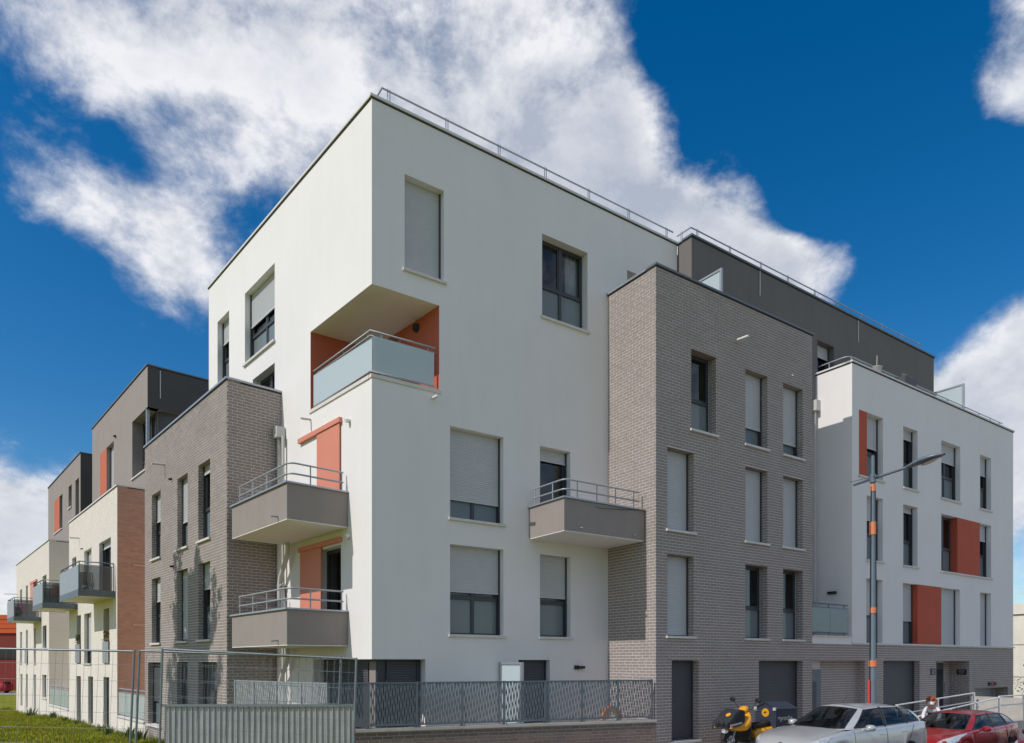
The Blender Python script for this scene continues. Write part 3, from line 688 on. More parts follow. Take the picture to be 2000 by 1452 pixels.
planter(FB, 13.35, -.17, 12.74, .8, 'long dark planter with straggly plants on the terrace edge above the red panelled block')
t = thing('flower_pot', 'round pot standing on the terrace parapet of the white block', 'pot', FB.P(11.3, -.2, 12.735)); 
m = MB(); m.lathe([(.0, 0), (.12, 0), (.18, .26), (.20, .28), (.17, .28), (.15, .24)], FB.P(11.3, -.2, 12.735), (0, 0, 1), 16); obj('pot', m, 'concrete', t)
m = MB(); m.tube([FB.P(11.3, -.2, 12.8), FB.P(11.33, -.2, 13.45)], .012, 5); obj('stem', m, 'pipe', t)

# ================================================================ DARK SET-BACK STOREY
T = thing('apartment_block', 'dark grey set-back top storey with a roof railing behind the street terraces', 'building', (*FD.xy(7, -4), 11.7))
dh = (6.57, 7.62, 11.95, 13.97); w = MB(); wall(w, FD, 0, 0, 15.08, 11.6, ZT, [dh]); reveal(w, FD, 0, dh, .34)
FDs = Fr(FD.xy(0, -.552), RO_, -R_); wall(w, FDs, 0, 0, .552, 11.6, ZT)
vwall(w, FD.xy(15.08, 0), FD.xy(15.08, -7), 11.6, ZT); vwall(w, FD.xy(15.08, -7), FD.xy(0, -7), 11.6, ZT)
obj('wall', w, 'darkr', T); m = MB(); m.add([FD.P(0, 0, 15.1), FD.P(15.08, 0, 15.1), FD.P(15.08, -7, 15.1), FD.P(0, -7, 15.1)], [(0, 1, 2, 3)]); obj('roof', m, 'roofg', T)
coping(T, FD, 0, -.05, 15.13, ZT, 'copingd'); coping(T, FDs, 0, -.05, .20, ZT - .002, 'coping')
window(T, FD, 0, dh, shut=.22, dp=.34, split=0, sill=False)
rp = [FD.xy(.25, -.80), FD.xy(.25, -.25), FD.xy(14.6, -.25)]
parapet_rail(T, rp, [(FD.xy(x, -.25), R_) for x in (.55, 2.1, 3.7, 5.2, 6.8, 8.3, 9.9, 11.4, 12.9, 14.3)] + [(FD.xy(.25, -.62), RO_)], ZT + .055, .42)
for s in (3.27, 9.18): tube_obj('overflow_rod', T, [FD.P(s, .03, 15.36), FD.P(s, .03, 14.55)], .014, 'copingw', 6)

# ================================================================ GARDEN BRICK BLOCK
T = thing('apartment_block', 'grey brown brick block of three storeys on the grass side, dappled by tree shade', 'building', (*FBL.xy(4, -1), -.2))
B = Bricks(T, 'brick'); ZL = 10.06
hl = [(6.14, 7.2, 6.0, 8.22), (3.29, 4.33, 6.0, 8.22), (1.29, 2.33, 6.0, 8.22), (6.15, 7.21, 3.13, 5.35), (3.29, 4.36, 3.13, 5.35), (1.29, 2.33, 3.13, 5.35)]
gl = [(6.05, 7.68, .34, 2.48), (3.29, 4.36, .25, 2.50), (.76, 2.33, .25, 2.50)]
w = MB(); wall(w, FBL, 0, 0, 8.08, -.6, ZL, hl + gl)
for h in hl + gl: reveal(w, FBL, 0, h, .36, mats={'t': 1})
FLs = Fr(FL.xy(4.96, 0), LO_, -L_); wall(w, FLs, 0, 0, 1.5068, -.2, ZL); vwall(w, FBL.xy(8.08, 0), FBL.xy(8.08, -6), -.6, ZL); vwall(w, FBL.xy(8.08, -6), FBL.xy(0, -1.5), ZL - 1, ZL)
obj('wall', w, ['mortar', 'brick'], T)
B.lay(FBL, 0, -.01, 8.08, -.5, ZL - .01, hl + gl, sref=-.01); B.lay(FLs, 0, .0, 1.497, 0, ZL - .01, sref=-.05)
for h in hl + gl: jambs(B, FBL, 0, h, .28)
B.finish()
m = MB(); m.add([FBL.P(0, 0, 9.3), FBL.P(8.08, 0, 9.3), FBL.P(8.08, -6, 9.3), FBL.P(0, -1.5, 9.3)], [(0, 1, 2, 3)]); obj('roof', m, 'roofg', T)
coping(T, FBL, 0, -.05, 8.13, ZL, 'coping'); coping(T, FLs, 0, 0, 1.17, ZL - .002, 'coping')
for h, s in zip(hl, (.42, .62, .12, .36, .97, .34)): window(T, FBL, 0, h, shut=s, dp=.27)
for h, s in zip(gl, (.63, .93, .95)): window(T, FBL, 0, h, shut=s, dark=True, dp=.28, split=0 if h[0] < 6 else .4, sill=h[0] > 6)
spout(T, FBL, 5.67, 0, 8.96, .4, .035, 'pipe'); spout(T, FBL, 4.9, 0, 8.35, .10, .035, 'black'); spout(T, FBL, 4.75, 0, 5.55, .10, .035, 'black')

# ================================================================ CREAM BLOCKS ON THE GARDEN SIDE
def glass_rail_balcony(T, F, s0, s1, dep, z0, zr, panel=True):
    m = MB(); m.cm = 0; m.fbox(F, s0, s1, .012, dep, z0, z0 + .18); m.cm = 1; m.fbox(F, s0 - .01, s1 + .01, dep, dep + .02, z0 - .03, z0 + .24); m.fbox(F, s0 - .02, s0, .012, dep + .02, z0 - .02, z0 + .24); m.fbox(F, s1, s1 + .02, .012, dep + .02, z0 - .02, z0 + .24)
    o = obj('balcony', m, ['cream', 'galvd'], T)
    m = MB(); pts = [F.xy(s0 + .03, .05), F.xy(s0 + .03, dep - .03), F.xy(s1 - .03, dep - .03), F.xy(s1 - .03, .05)]
    for z, r in ((zr, .025), (zr - .13, .016)): m.tube([(x, y, z) for x, y in pts], r, 6)
    b = obj('balustrade', m, 'galvd', o)
    for x, y in pts + [F.xy(lerp(s0, s1, .33), dep - .03), F.xy(lerp(s0, s1, .66), dep - .03)]:
        q = MB(); q.tube([(x, y, z0 + .1), (x, y, zr)], .018, 6); obj('post', q, 'galvd', b)
    g = MB(); g.fbox(F, s0, s1, dep - .01, dep + .015, z0 + .2, zr - .15); obj('sheet_panel', g, 'galv', b)
    for s in (s0 + .02, s1 - .03):
        g = MB(); g.fbox(F, s, s + .01, .1, dep - .05, z0 + .22, zr - .15); obj('glass_panel', g, 'smoke', b)
    return o
def cream_block(label, s0, s1, zb, zt, holes, wins, side, n=300):
    T = thing('apartment_block', label, 'building', (*FBL.xy((s0 + s1) / 2, -2), zb)); B = Bricks(T, 'cream', .006)
    w = MB(); wall(w, FBL, 0, s0, s1, zb, zt, holes)
    for h in holes: reveal(w, FBL, 0, h, .34)
    obj('wall', w, 'creamj', T); B.lay(FBL, 0, s0 - .006, s1, zb, zt - .01, holes, sref=s0); 
    for h in holes: jambs(B, FBL, 0, h, .27, 'r')
    F2 = Fr(FBL.xy(s0, 0), -LO_, -L_); w = MB(); wall(w, F2, 0, 0, 7.0, zb, zt); 
    sm = 'brownb' if side == 'brown' else 'cream'
    obj('side_wall', w, 'brownj' if side == 'brown' else 'creamj', T)
    if side == 'brown':
        B2 = Bricks(T, 'brownb', .006); B2.lay(F2, 0, .006, 7.0, zb, zt - .01); B2.finish(300)
    else: B.lay(F2, 0, .006, 7.0, zb, zt - .01)
    B.finish(n)
    w = MB(); vwall(w, FBL.xy(s1, 0), FBL.xy(s1, -7), zb, zt); vwall(w, FBL.xy(s1, -7), FBL.xy(s0, -7), zb, zt); obj('rear_wall', w, 'cream', T)
    m = MB(); m.add([FBL.P(s0, 0, zt - .7), FBL.P(s1, 0, zt - .7), FBL.P(s1, -7, zt - .7), FBL.P(s0, -7, zt - .7)], [(0, 1, 2, 3)]); obj('roof', m, 'roofg', T)
    coping(T, FBL, 0, s0 - .04, s1 + .04, zt, 'copingw'); coping(T, F2, 0, .34, 7, zt - .002, 'copingw')
    for h, (s, kw) in zip(holes, wins): window(T, FBL, 0, h, shut=s, dp=.27, **kw)
    return T
nf = dict(sill=False, split=0)
h1 = [(13.2, 15.35, 5.3, 7.6), (16.9, 18.5, 5.42, 7.62), (20.36, 21.4, 5.42, 7.62), (13.48, 14.55, 2.42, 4.72), (16.95, 18.5, 2.42, 4.72), (19.25, 20.26, 2.42, 4.72), (13.49, 14.55, -.26, 1.86), (16.6, 17.62, -.32, 1.84), (19.28, 20.29, -.36, 1.82)]
T1 = cream_block('cream brick block with a brown brick flank, next along the grass from the brick block', 12.132, 22.19, -1.0, 9.49, h1,
                 [(.12, nf), (.97, {}), (.3, {}), (0, nf), (.75, {}), (0, nf), (1, dict(dark=True, **nf)), (1, dict(dark=True, **nf)), (1, dict(dark=True, **nf))], 'brown')
glass_rail_balcony(T1, FBL, 12.47, 16.45, 1.27, 5.09, 6.42); glass_rail_balcony(T1, FBL, 20.1, 23.1, 1.4, 5.05, 6.36)
F2 = Fr(FBL.xy(12.132, 0), -LO_, -L_)
for z in (6.35, 3.95):
    m = MB(); m.fbox(F2, .55, 1.1, .008, .04, z, z + .08); obj('vent_cover', m, 'brownj', T1)
for s in (13.9, 19.75):   # little guard panels in front of the full-height windows
    m = MB(); m.fbox(FBL, s - .5, s + .52, .05, .07, 2.45, 3.35); g = obj('window_guard', m, 'galv', T1)
    m = MB(); m.tube([FBL.P(s - .5, .02, 3.42), FBL.P(s - .5, .09, 3.42), FBL.P(s + .52, .09, 3.42), FBL.P(s + .52, .02, 3.42)], .016, 6); obj('handrail', m, 'galvd', g)
spout(T1, FBL, 19.6, 0, 8.4, .4, .035, 'pipe')
for s in (17.8,): spout(T1, FBL, s + 1, 0, 7.8, .1, .03, 'black')
h2 = [(29.08, 30.5, 6.3, 7.56), (32.88, 34.3, 5.2, 7.57), (36.45, 37.38, 5.3, 7.54), (39.18, 40.2, 5.3, 7.5), (29.08, 30.5, 3.3, 4.62), (32.99, 33.95, 2.38, 4.6), (36.45, 37.38, 2.38, 4.6), (39.18, 40.2, 2.38, 4.57),
      (29.08, 30.6, .37, 1.74), (32.99, 33.95, -.5, 1.7), (36.45, 37.38, -.55, 1.68), (38.97, 39.98, -.55, 1.66)]
T2 = cream_block('farthest cream brick block with a pink sliding shutter over its end balcony', 28.2, 42.11, -1.6, 9.42, h2,
                 [(.2, {}), (0, nf), (.2, nf), (.2, nf), (.1, {}), (1, {}), (1, {}), (1, {}), (1, {}), (1, dict(dark=False, **nf)), (1, nf), (1, nf)], 'cream')
glass_rail_balcony(T2, FBL, 30.97, 34.05, 1.34, 4.93, 6.28)
m = MB(); m.fbox(FBL, 32.4, 35.1, .006, .08, 7.45, 7.58); rl = obj('shutter_rail', m, 'salmon', T2)
m = MB(); m.fbox(FBL, 33.7, 35.0, .02, .055, 5.1, 7.449); obj('sliding_shutter', m, 'salmon', rl)
m = MB(); m.fbox(FBL, 36.35, 37.45, .05, .07, 2.4, 3.3); obj('window_guard', m, 'galv', T2)
spout(T2, FBL, 41.4, 0, 7.3, .8, .03)
# recessed link walls between the garden blocks, with low balustraded terraces
def link_block(label, s0, s1, zb, zt, zg):
    T = thing('link_wall', label, 'wall', FBL.P((s0 + s1) / 2, -1.5, zb)); m = MB(); wall(m, FBL, -3.0, s0, s1, zb, zt, ); m.fbox(FBL, s0 + .005, s1 - .005, -3.0, .0, zb, zg - .06); obj('wall', m, 'cream', T)
    m = MB(); m.fbox(FBL, s0 + .005, s1 - .005, -.25, .05, zg - .06, zg); obj('ledge', m, 'sill', T)
    m = MB()
    for z, r in ((zg + 1.06, .03), (zg + .92, .018)): m.tube([FBL.P(s0 + .02, -.05, z), FBL.P(s1 - .02, -.05, z)], r, 6)
    b = obj('balustrade', m, 'galv', T); n = max(2, int((s1 - s0) / 1.3)); e = (s1 - s0) / n
    for i in range(n):
        g = MB(); g.fbox(FBL, s0 + i * e + .03, s0 + (i + 1) * e - .03, -.05, -.035, zg + .06, zg + .9); obj('glass_panel', g, 'frost', b)
        q = MB(); q.tube([FBL.P(s0 + (i + .5) * e, -.09, zg), FBL.P(s0 + (i + .5) * e, -.09, zg + 1.06)], .02, 6); obj('post', q, 'galv', b)
    return T
link_block('low terrace wall with frosted balustrade between the brick and cream blocks', 8.09, 12.12, -1.0, 9.0, .38)
lk = link_block('low terrace wall with frosted balustrade between the two cream blocks', 22.2, 28.19, -1.2, 9.0, .1)

# ================================================================ DARK PENTHOUSES ON THE GARDEN SIDE
T = thing('apartment_block', 'dark grey upper storeys with orange panel and cut-away glazed corner above the cream block', 'building', (*FL.xy(24, -3), 8.5))
hd = [(24.81, 26.35, 11.2, 13.42), (19.1, 21.28, 10.82, 13.43), (20.9, 21.9, 8.4, 9.75)]
ZD = 15.22; w = MB(); wall(w, FL, 0, 18.73, 29.78, 8.4, ZD, [hd[0], (18.5, 21.28, 10.82, 13.43), hd[2]])
w.cm = 0; reveal(w, FL, 0, hd[0], .3, 'rtb'); w.cm = 0; reveal(w, FL, 0, (18.73, 21.28, 10.82, 13.43), .45, 'rtb'); reveal(w, FL, 0, hd[2], .3)
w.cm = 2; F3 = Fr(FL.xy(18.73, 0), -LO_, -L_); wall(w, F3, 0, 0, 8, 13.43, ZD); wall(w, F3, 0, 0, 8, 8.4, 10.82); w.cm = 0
w.add([FL.P(18.73, 0, 13.43), FL.P(19.1, 0, 13.43), FL.P(19.1, -8, 13.43), FL.P(18.73, -8, 13.43)], [(0, 1, 2, 3)])
wall(w, Fr(FL.xy(19.1, -.45), -LO_, -L_), 0, 0, .42, 10.82, 13.43)
w.cm = 1; wall(w, Fr(FL.xy(19.08, -.87), -LO_, -L_), 0, 0, 7, 10.82, 13.43)
w.cm = 0; vwall(w, FL.xy(29.78, 0), FL.xy(29.78, -8), 8.4, ZD); vwall(w, FL.xy(29.78, -8), FL.xy(18.73, -8), 8.4, ZD)
obj('wall', w, ['taupe', 'whitep', 'side_shade'], T)
m = MB(); m.add([FL.P(18.73, 0, 14.9), FL.P(29.78, 0, 14.9), FL.P(29.78, -8, 14.9), FL.P(18.73, -8, 14.9)], [(0, 1, 2, 3)]); obj('roof', m, 'roofg', T)
coping(T, FL, 0, 18.68, 29.83, ZD, 'copingd'); coping(T, F3, 0, .34, 8, ZD - .002, 'copingd')
window(T, FL, -.2, (19.2, 21.27, 10.83, 13.42), mull=2, split=.3); window(T, FL, 0, (24.82, 26.3, 11.2, 13.42), shut=.96, sill=False); window(T, FL, 0, hd[2], shut=0)
m = MB(); m.fbox(FL, 26.352, 27.84, -.28, .004, 11.2, 13.42); obj('orange_panel', m, 'orange', T)
m = MB(); m.fbox(Fr(FL.xy(19.0, 0), -LO_, -L_), .02, .14, -.08, .04, 10.82, 13.43); obj('corner_post', m, 'galv', T)
m = MB(); m.fbox(FL, 18.75, 21.34, -.3, .06, 10.76, 10.818); obj('sill', m, 'sill', T)
tube_obj('overflow_rod', T, [F3.P(.5, .03, 15.1), F3.P(.5, .03, 13.9)], .018, 'copingw', 6)
m = MB(); m.fbox(FL, 24.3, 24.5, .0, .1, 13.5, 13.56); obj('wall_light', m, 'black', T); m = MB(); m.fbox(FL, 19.9, 20.4, .0, .2, 9.9, 10.0); m.fbox(FL, 19.9, 19.95, .15, .2, 9.7, 9.9); obj('wall_light', m, 'black', T)
T = thing('apartment_block', 'farthest dark grey top storey with a tall orange panel beside its window', 'building', (*FL.xy(38, -3), 8.5))
ZE = 14.64; hd = [(38.72, 39.75, 11.1, 13.3), (35.61, 36.63, 11.97, 13.33), (33.42, 34.47, 10.0, 13.3)]
w = MB(); wall(w, FL, 0, 32.97, 44.16, 8.4, ZE, hd)
for h in hd: reveal(w, FL, 0, h, .3)
F4 = Fr(FL.xy(32.97, 0), -LO_, -L_); w.cm = 1; wall(w, F4, 0, 0, 8, 8.4, ZE); w.cm = 0; vwall(w, FL.xy(44.16, 0), FL.xy(44.16, -8), 8.4, ZE); vwall(w, FL.xy(44.16, -8), FL.xy(32.97, -8), 8.4, ZE); obj('wall', w, ['taupe', 'side_shade'], T)
m = MB(); m.add([FL.P(32.97, 0, 14.3), FL.P(44.16, 0, 14.3), FL.P(44.16, -8, 14.3), FL.P(32.97, -8, 14.3)], [(0, 1, 2, 3)]); obj('roof', m, 'roofg', T)
coping(T, FL, 0, 32.92, 44.2, ZE, 'copingd'); coping(T, F4, 0, .34, 8, ZE - .002, 'copingd')
for h, s in zip(hd, (.1, 0, 1)): window(T, FL, 0, h, shut=s, dark=True, sill=h[0] < 38.7 and h[0] > 35)
m = MB(); m.fbox(FL, 39.752, 41.66, -.28, .004, 11.1, 13.3); obj('orange_panel', m, 'orange', T)
m = MB(); m.fbox(FL, 38.66, 41.75, -.2, .06, 11.04, 11.098); obj('sill', m, 'sill', T)
tube_obj('overflow_rod', T, [F4.P(.75, .03, 14.5), F4.P(.75, .03, 13.4)], .02, 'copingw', 6)
# ================================================================ GROUND
GZ = [(-60, .55), (-2, .55), (8, .05), (12, -.2), (22, -.38), (28, -.45), (42, -1.0), (70, -1.1), (3000, -1.1)]
def zroad(s): return interp([(-200, .1), (-10, .1), (0, .02), (8, -.27), (16, -.55), (40, -.9), (300, -.9)], s)
def ground_z(x, y):
    p = Vector((x, y)) - C0; a = p.dot(L_); t = p.dot(R_); q = Vector((x, y)) - FB.o; s = q.dot(R_); u = q.dot(RO_)
    zg = interp(GZ, a); w_ = smst(-1.5, 2.5, t)
    if a > 30: w_ *= 1 - smst(30, 60, a)
    return lerp(zg, zroad(s) - .08, w_)
def axis(c, near, far):
    v = [c]; st = .8; x = 0
    while x < near: x += st; v += [c + x, c - x]
    while x < far: st *= 1.35; x += st; v += [c + x, c - x]
    return sorted(v)
gx, gy = axis(-8, 34, 1800), axis(24, 34, 1800)
rows = [[(x, y, ground_z(x, y)) for x in gx] for y in gy]
m = MB(); m.grid([r for r in rows]); 
GM = bpy.data.materials.new('grass_ground'); GM.use_nodes = True
def grass_nodes(mt):
    N = mt.node_tree.nodes; K = mt.node_tree.links; b = N['Principled BSDF']; b.inputs['Roughness'].default_value = .95; b.inputs['Specular IOR Level'].default_value = .1
    g = N.new('ShaderNodeNewGeometry'); a = N.new('ShaderNodeTexNoise'); a.inputs['Scale'].default_value = .55; a.inputs['Detail'].default_value = 6; K.new(g.outputs['Position'], a.inputs[0])
    c = N.new('ShaderNodeValToRGB'); K.new(a.outputs[0], c.inputs[0]); e = c.color_ramp.elements
    e[0].position = .32; e[0].color = (.18, .185, .018, 1); e[1].position = .68; e[1].color = (.26, .26, .03, 1); x = c.color_ramp.elements.new(.5); x.color = (.21, .22, .02, 1)
    d = N.new('ShaderNodeTexNoise'); d.inputs['Scale'].default_value = 14; d.inputs['Detail'].default_value = 5; K.new(g.outputs['Position'], d.inputs[0])
    r = N.new('ShaderNodeMapRange'); K.new(d.outputs[0], r.inputs[0]); r.inputs[1].default_value = .3; r.inputs[2].default_value = .7; r.inputs[3].default_value = .6; r.inputs[4].default_value = 1.3
    v = N.new('ShaderNodeVectorMath'); v.operation = 'SCALE'; K.new(c.outputs[0], v.inputs[0]); K.new(r.outputs[0], v.inputs['Scale']); K.new(v.outputs[0], b.inputs['Base Color'])
    bp = N.new('ShaderNodeBump'); bp.inputs['Strength'].default_value = .8; bp.inputs['Distance'].default_value = .05; K.new(d.outputs[0], bp.inputs['Height']); K.new(bp.outputs[0], b.inputs['Normal'])
grass_nodes(GM); M['grassg'] = GM
tag(obj('ground', m, 'grassg'), 'green lawn and open ground around the apartment blocks', kind='structure')
# street: carriageway, kerb, pavement
def strip(name, u0, u1, zf, m_, label, kind='structure', n=90):
    b = MB(); ss = [-45 + 150 * i / n for i in range(n + 1)]
    b.grid([[FB.P(s, u0, zf(s, u0)), FB.P(s, u1, zf(s, u1))] for s in ss], smooth=False); return tag(obj(name, b, m_), label, kind=kind)
strip('road', 12.5, 2.72, lambda s, u: zroad(s), 'asphalt', 'dark asphalt street with parked cars')
zpav = lambda s, u: zroad(s) + .135 + .02 * max(0, 2.6 - u)
b = MB(); ss = [-9 + 60 * i / 50 for i in range(51)]
b.grid([[FB.P(s, 2.6, zpav(s, 2.6)), FB.P(s, .02, zpav(s, 0))] for s in ss], smooth=False); tag(obj('pavement', b, 'paving'), 'pale pavement along the brick ground floor', kind='structure')
b = MB()
for i in range(50):
    s0, s1 = ss[i] + .01, ss[i + 1] - .01; z0, z1 = zroad(s0), zroad(s1)
    b.hexa([FB.P(s0, 2.74, z0 - .1), FB.P(s1, 2.74, z1 - .1), FB.P(s1, 2.6, z1 - .1), FB.P(s0, 2.6, z0 - .1), FB.P(s0, 2.74, z0 + .13), FB.P(s1, 2.74, z1 + .13), FB.P(s1, 2.6, z1 + .14), FB.P(s0, 2.6, z0 + .14)])
tag(obj('kerb', b, 'kerb'), 'pale stone kerb between pavement and street', kind='structure')
strip('bounce_pavement', 48, 12.5, lambda s, u: zroad(s) + .12, 'paving', 'unseen far pavement widened in pale paving to bounce light at the street front')  # out of view, made wide and pale to add warm bounce light
# far road on the left
b = MB(); b.add([(-220, 77, -1.06), (-22, 77, -1.06), (-22, 84, -1.06), (-220, 84, -1.06)], [(0, 1, 2, 3)]); tag(obj('far_road', b, mat('worn_asphalt', (.16, .16, .165), .9, var=.1)), 'grey road beyond the lawn', kind='structure')
b = MB(); b.box(-220, -22, 76.3, 77, -1.3, -.95); tag(obj('far_kerb', b, 'concrete'), 'pale kerb beyond the lawn', kind='structure')
# lawn blades
b = MB(); GR = random.Random(5)
n = 0
while n < 15000:
    sL = GR.uniform(2, 46); uL = GR.uniform(.05, 9.5) * (1 if sL > 9 else .8)
    p = FBL.xy(sL, uL)
    if p[1] < 14: continue
    px = 1000 + 1368 * p[0] / p[1]
    if not -60 < px < 420: continue
    z = ground_z(*p); n += 1
    h = GR.uniform(.05, .13) * (1.9 if uL < .5 and GR.random() < .5 else 1)
    for k in range(3):
        a = GR.uniform(0, 6.28); w_ = .012 + .006 * GR.random(); dx, dy = math.cos(a), math.sin(a); ox, oy = GR.uniform(-.06, .06), GR.uniform(-.06, .06); t = GR.uniform(-.06, .06)
        b.add([(p[0] + ox - dx * w_, p[1] + oy - dy * w_, z - .01), (p[0] + ox + dx * w_, p[1] + oy + dy * w_, z - .01), (p[0] + ox + t * dy, p[1] + oy - t * dx, z + h)], [(0, 1, 2)])
tag(obj('grass', b, mat('grass_blade', (.27, .285, .03), .85, spec=.08, var=.35, vscale=1.2, fine=.25, fscale=9)), 'short rough grass in front of the cream blocks', 'grass', kind='stuff')
def weed(x, y, h, nl, label, sp=.25):
    z = ground_z(x, y); T = thing('weed', label, 'weed', (x, y, z), 'weeds along the walls'); b = MB()
    for i in range(nl):
        a = GR.uniform(0, 6.28); l = h * GR.uniform(.5, 1); lean = GR.uniform(.1, .6) * l; w_ = .022; dx, dy = math.cos(a), math.sin(a); r = GR.uniform(0, sp)
        x0, y0 = x + dx * r, y + dy * r
        b.add([(x0 - dy * w_, y0 + dx * w_, z - .02), (x0 + dy * w_, y0 - dx * w_, z - .02), (x0 + dx * lean * .4 + dy * w_, y0 + dy * lean * .4 - dx * w_, z + l * .6), (x0 + dx * lean * .4 - dy * w_, y0 + dy * lean * .4 + dx * w_, z + l * .6), (x0 + dx * lean, y0 + dy * lean, z + l)], [(0, 1, 2, 3), (3, 2, 4)])
    obj('leaves', b, 'weedl', T, kind='stuff')
M['weedl'] = mat('weed_leaf', (.085, .125, .03), .75, var=.35, vscale=5)
for i, (s, u, h) in enumerate(((8.3, .4, .55), (7.4, .35, .5), (9.5, .3, .3), (13.0, .35, .35), (18.4, .3, .3), (31.6, .4, .7), (32.6, .35, .5), (24, .4, .45), (21, .3, .3), (11.2, .5, .35))):
    weed(*FBL.xy(s, u), h, 34, 'tuft of long weeds growing at the foot of the garden side walls')

# ================================================================ TERRACE: low brick wall and slotted fence
fb, fa, fc = Vector((-4.054, 15.45)), Vector((3.80, 18.47)), Vector((-7.20, 18.0))
d1 = (fa - fb).normalized(); o1 = Vector((d1.y, -d1.x)); FF = Fr(fb, d1, o1); L1 = (fa - fb).length
d2 = (fc - fb).normalized(); o2 = Vector((-d2.y, d2.x)); FG = Fr(fb, d2, o2); L2 = (fc - fb).length
M.update(brickd=mat('dark_brown_brick', (.185, .137, .12), .75, var=.08, vscale=1.2, island=.12, fine=.05, bump=.35), mortard=mat('grey_mortar', (.42, .37, .34), .9, var=.08, vscale=3))
def terrace_wall(label, F, Ln, ext0, zb):
    T = thing('terrace_wall', label, 'wall', F.P(Ln / 2, 0, zb)); B = Bricks(T, 'brickd'); w_ = MB(); w_.fbox(F, ext0, Ln, -.22, 0, zb, .92); obj('wall', w_, 'mortard', T)
    B.lay(F, 0, ext0, Ln, zb, .915, sref=.05); B.finish(300)
    m = MB(); n = 5
    for i in range(n): m.fbox(F, ext0 + (Ln - ext0) * i / n + .002, ext0 + (Ln - ext0) * (i + 1) / n - .002, -.27, .05, .92, .985)
    obj('coping', m, 'concrete', T)
terrace_wall('low brown brick terrace wall with concrete coping under the street side fence', FF, L1, -.02, -.2)
terrace_wall('low brick terrace wall on the garden side under the sunlit fence panels', FG, L2, .0, -.3)
m = MB(); m.add([(*p, .86) for p in (fb, fa, Vector(FR.xy(7.18, 0)), Vector(FR.xy(0, -.5)), Vector(FL.xy(4.96, -.3)), fc)], [(0, 1, 2, 3, 4, 5)]); tag(obj('terrace', m, 'paving'), 'paved garden terrace behind the slotted fence', kind='structure')
def fence(label, F, posts, z0, z1, m_):
    T = thing('slotted_fence', label, 'fence', F.P(posts[len(posts) // 2], 0, z0)); r = MB(); hgt = z1 - z0
    for s in posts:
        q = MB(); q.fbox(F, s - .02, s + .02, -.05, .0, z0 - .05, z1 + .005); po = obj('post', q, m_, T); q = MB(); q.fbox(F, s - .07, s + .07, -.09, .03, z0 - .06, z0 - .035); q.tube([F.P(s - .05, .01, z0 - .05), F.P(s - .05, .01, z0 - .0)], .012, 6); q.tube([F.P(s + .05, .01, z0 - .05), F.P(s + .05, .01, z0 - .0)], .012, 6); obj('base_plate', q, m_, po)
    for i in range(len(posts) - 1):
        a, b_ = posts[i] + .03, posts[i + 1] - .03; p = MB(); n = max(6, int((b_ - a) / .040)); e = (b_ - a) / n; per = .34; sl = .225
        for z in (z0, z1 - .03): p.fbox(F, a, b_, -.03, -.005, z, z + .03)
        per, sl, hw = .36, .31, e * .30
        for k in range(n):       # sheet between lens-shaped slots; neighbouring columns are staggered
            xa, xc, xb = a + k * e, a + (k + .5) * e, a + (k + 1) * e; zlo, zhi = z0 + .03, z1 - .03
            off = ((k % 2) * .5 + k * .045) % 1 * per; zq = zlo - per + off; col = [(zlo, 0.)]
            while zq < zhi:
                for t, w_ in ((0, 0), (.2, .75), (.5, 1), (.8, .75), (1, 0)):
                    z = zq + t * sl
                    if zlo < z < zhi: col.append((z, w_ * hw))
                zq += per
            col.append((zhi, 0.))
            for i2 in range(len(col) - 1):
                (za, wa), (zb2, wb) = col[i2], col[i2 + 1]
                p.quad(F.P(xa, -.018, za), F.P(xc - wa, -.018, za), F.P(xc - wb, -.018, zb2), F.P(xa, -.018, zb2)); p.quad(F.P(xc + wa, -.018, za), F.P(xb, -.018, za), F.P(xb, -.018, zb2), F.P(xc + wb, -.018, zb2))
        obj('panel', p, m_, T)
fence('shaded steel fence of slotted panels on the low wall facing the street', FF, [.02, .89, 2.0, 3.09, 4.15, 5.23, 6.25, 7.28, 8.30], 1.035, 2.035, 'galvd')  # same fence as the garden run, its shade put into a darker steel colour
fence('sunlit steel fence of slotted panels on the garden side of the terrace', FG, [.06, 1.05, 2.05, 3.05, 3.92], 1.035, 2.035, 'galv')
T = thing('terrace_screen', 'frosted glass screen in a pale frame standing on the fenced terrace', 'screen', FR.P(3.51, .5, .86)); screen(T, FR, 3.51, 1.0, .02, .86, 2.49, 'frame')
T = thing('toy_tunnel', 'small orange and yellow plastic toy arch on the terrace behind the fence', 'toy', FR.P(6.6, .8, .86))
for i, (r, c) in enumerate(((.34, (.75, .22, .03)), (.25, (.8, .5, .05)))):
    b = MB(); b.tube([FR.P(6.6 + r * math.cos(a), .8, .90 + r * math.sin(a) * 1.1) for a in [math.pi * k / 12 for k in range(13)]], .045, 8); obj('arch', b, mat('toy_plastic_%d' % i, c, .4), T)

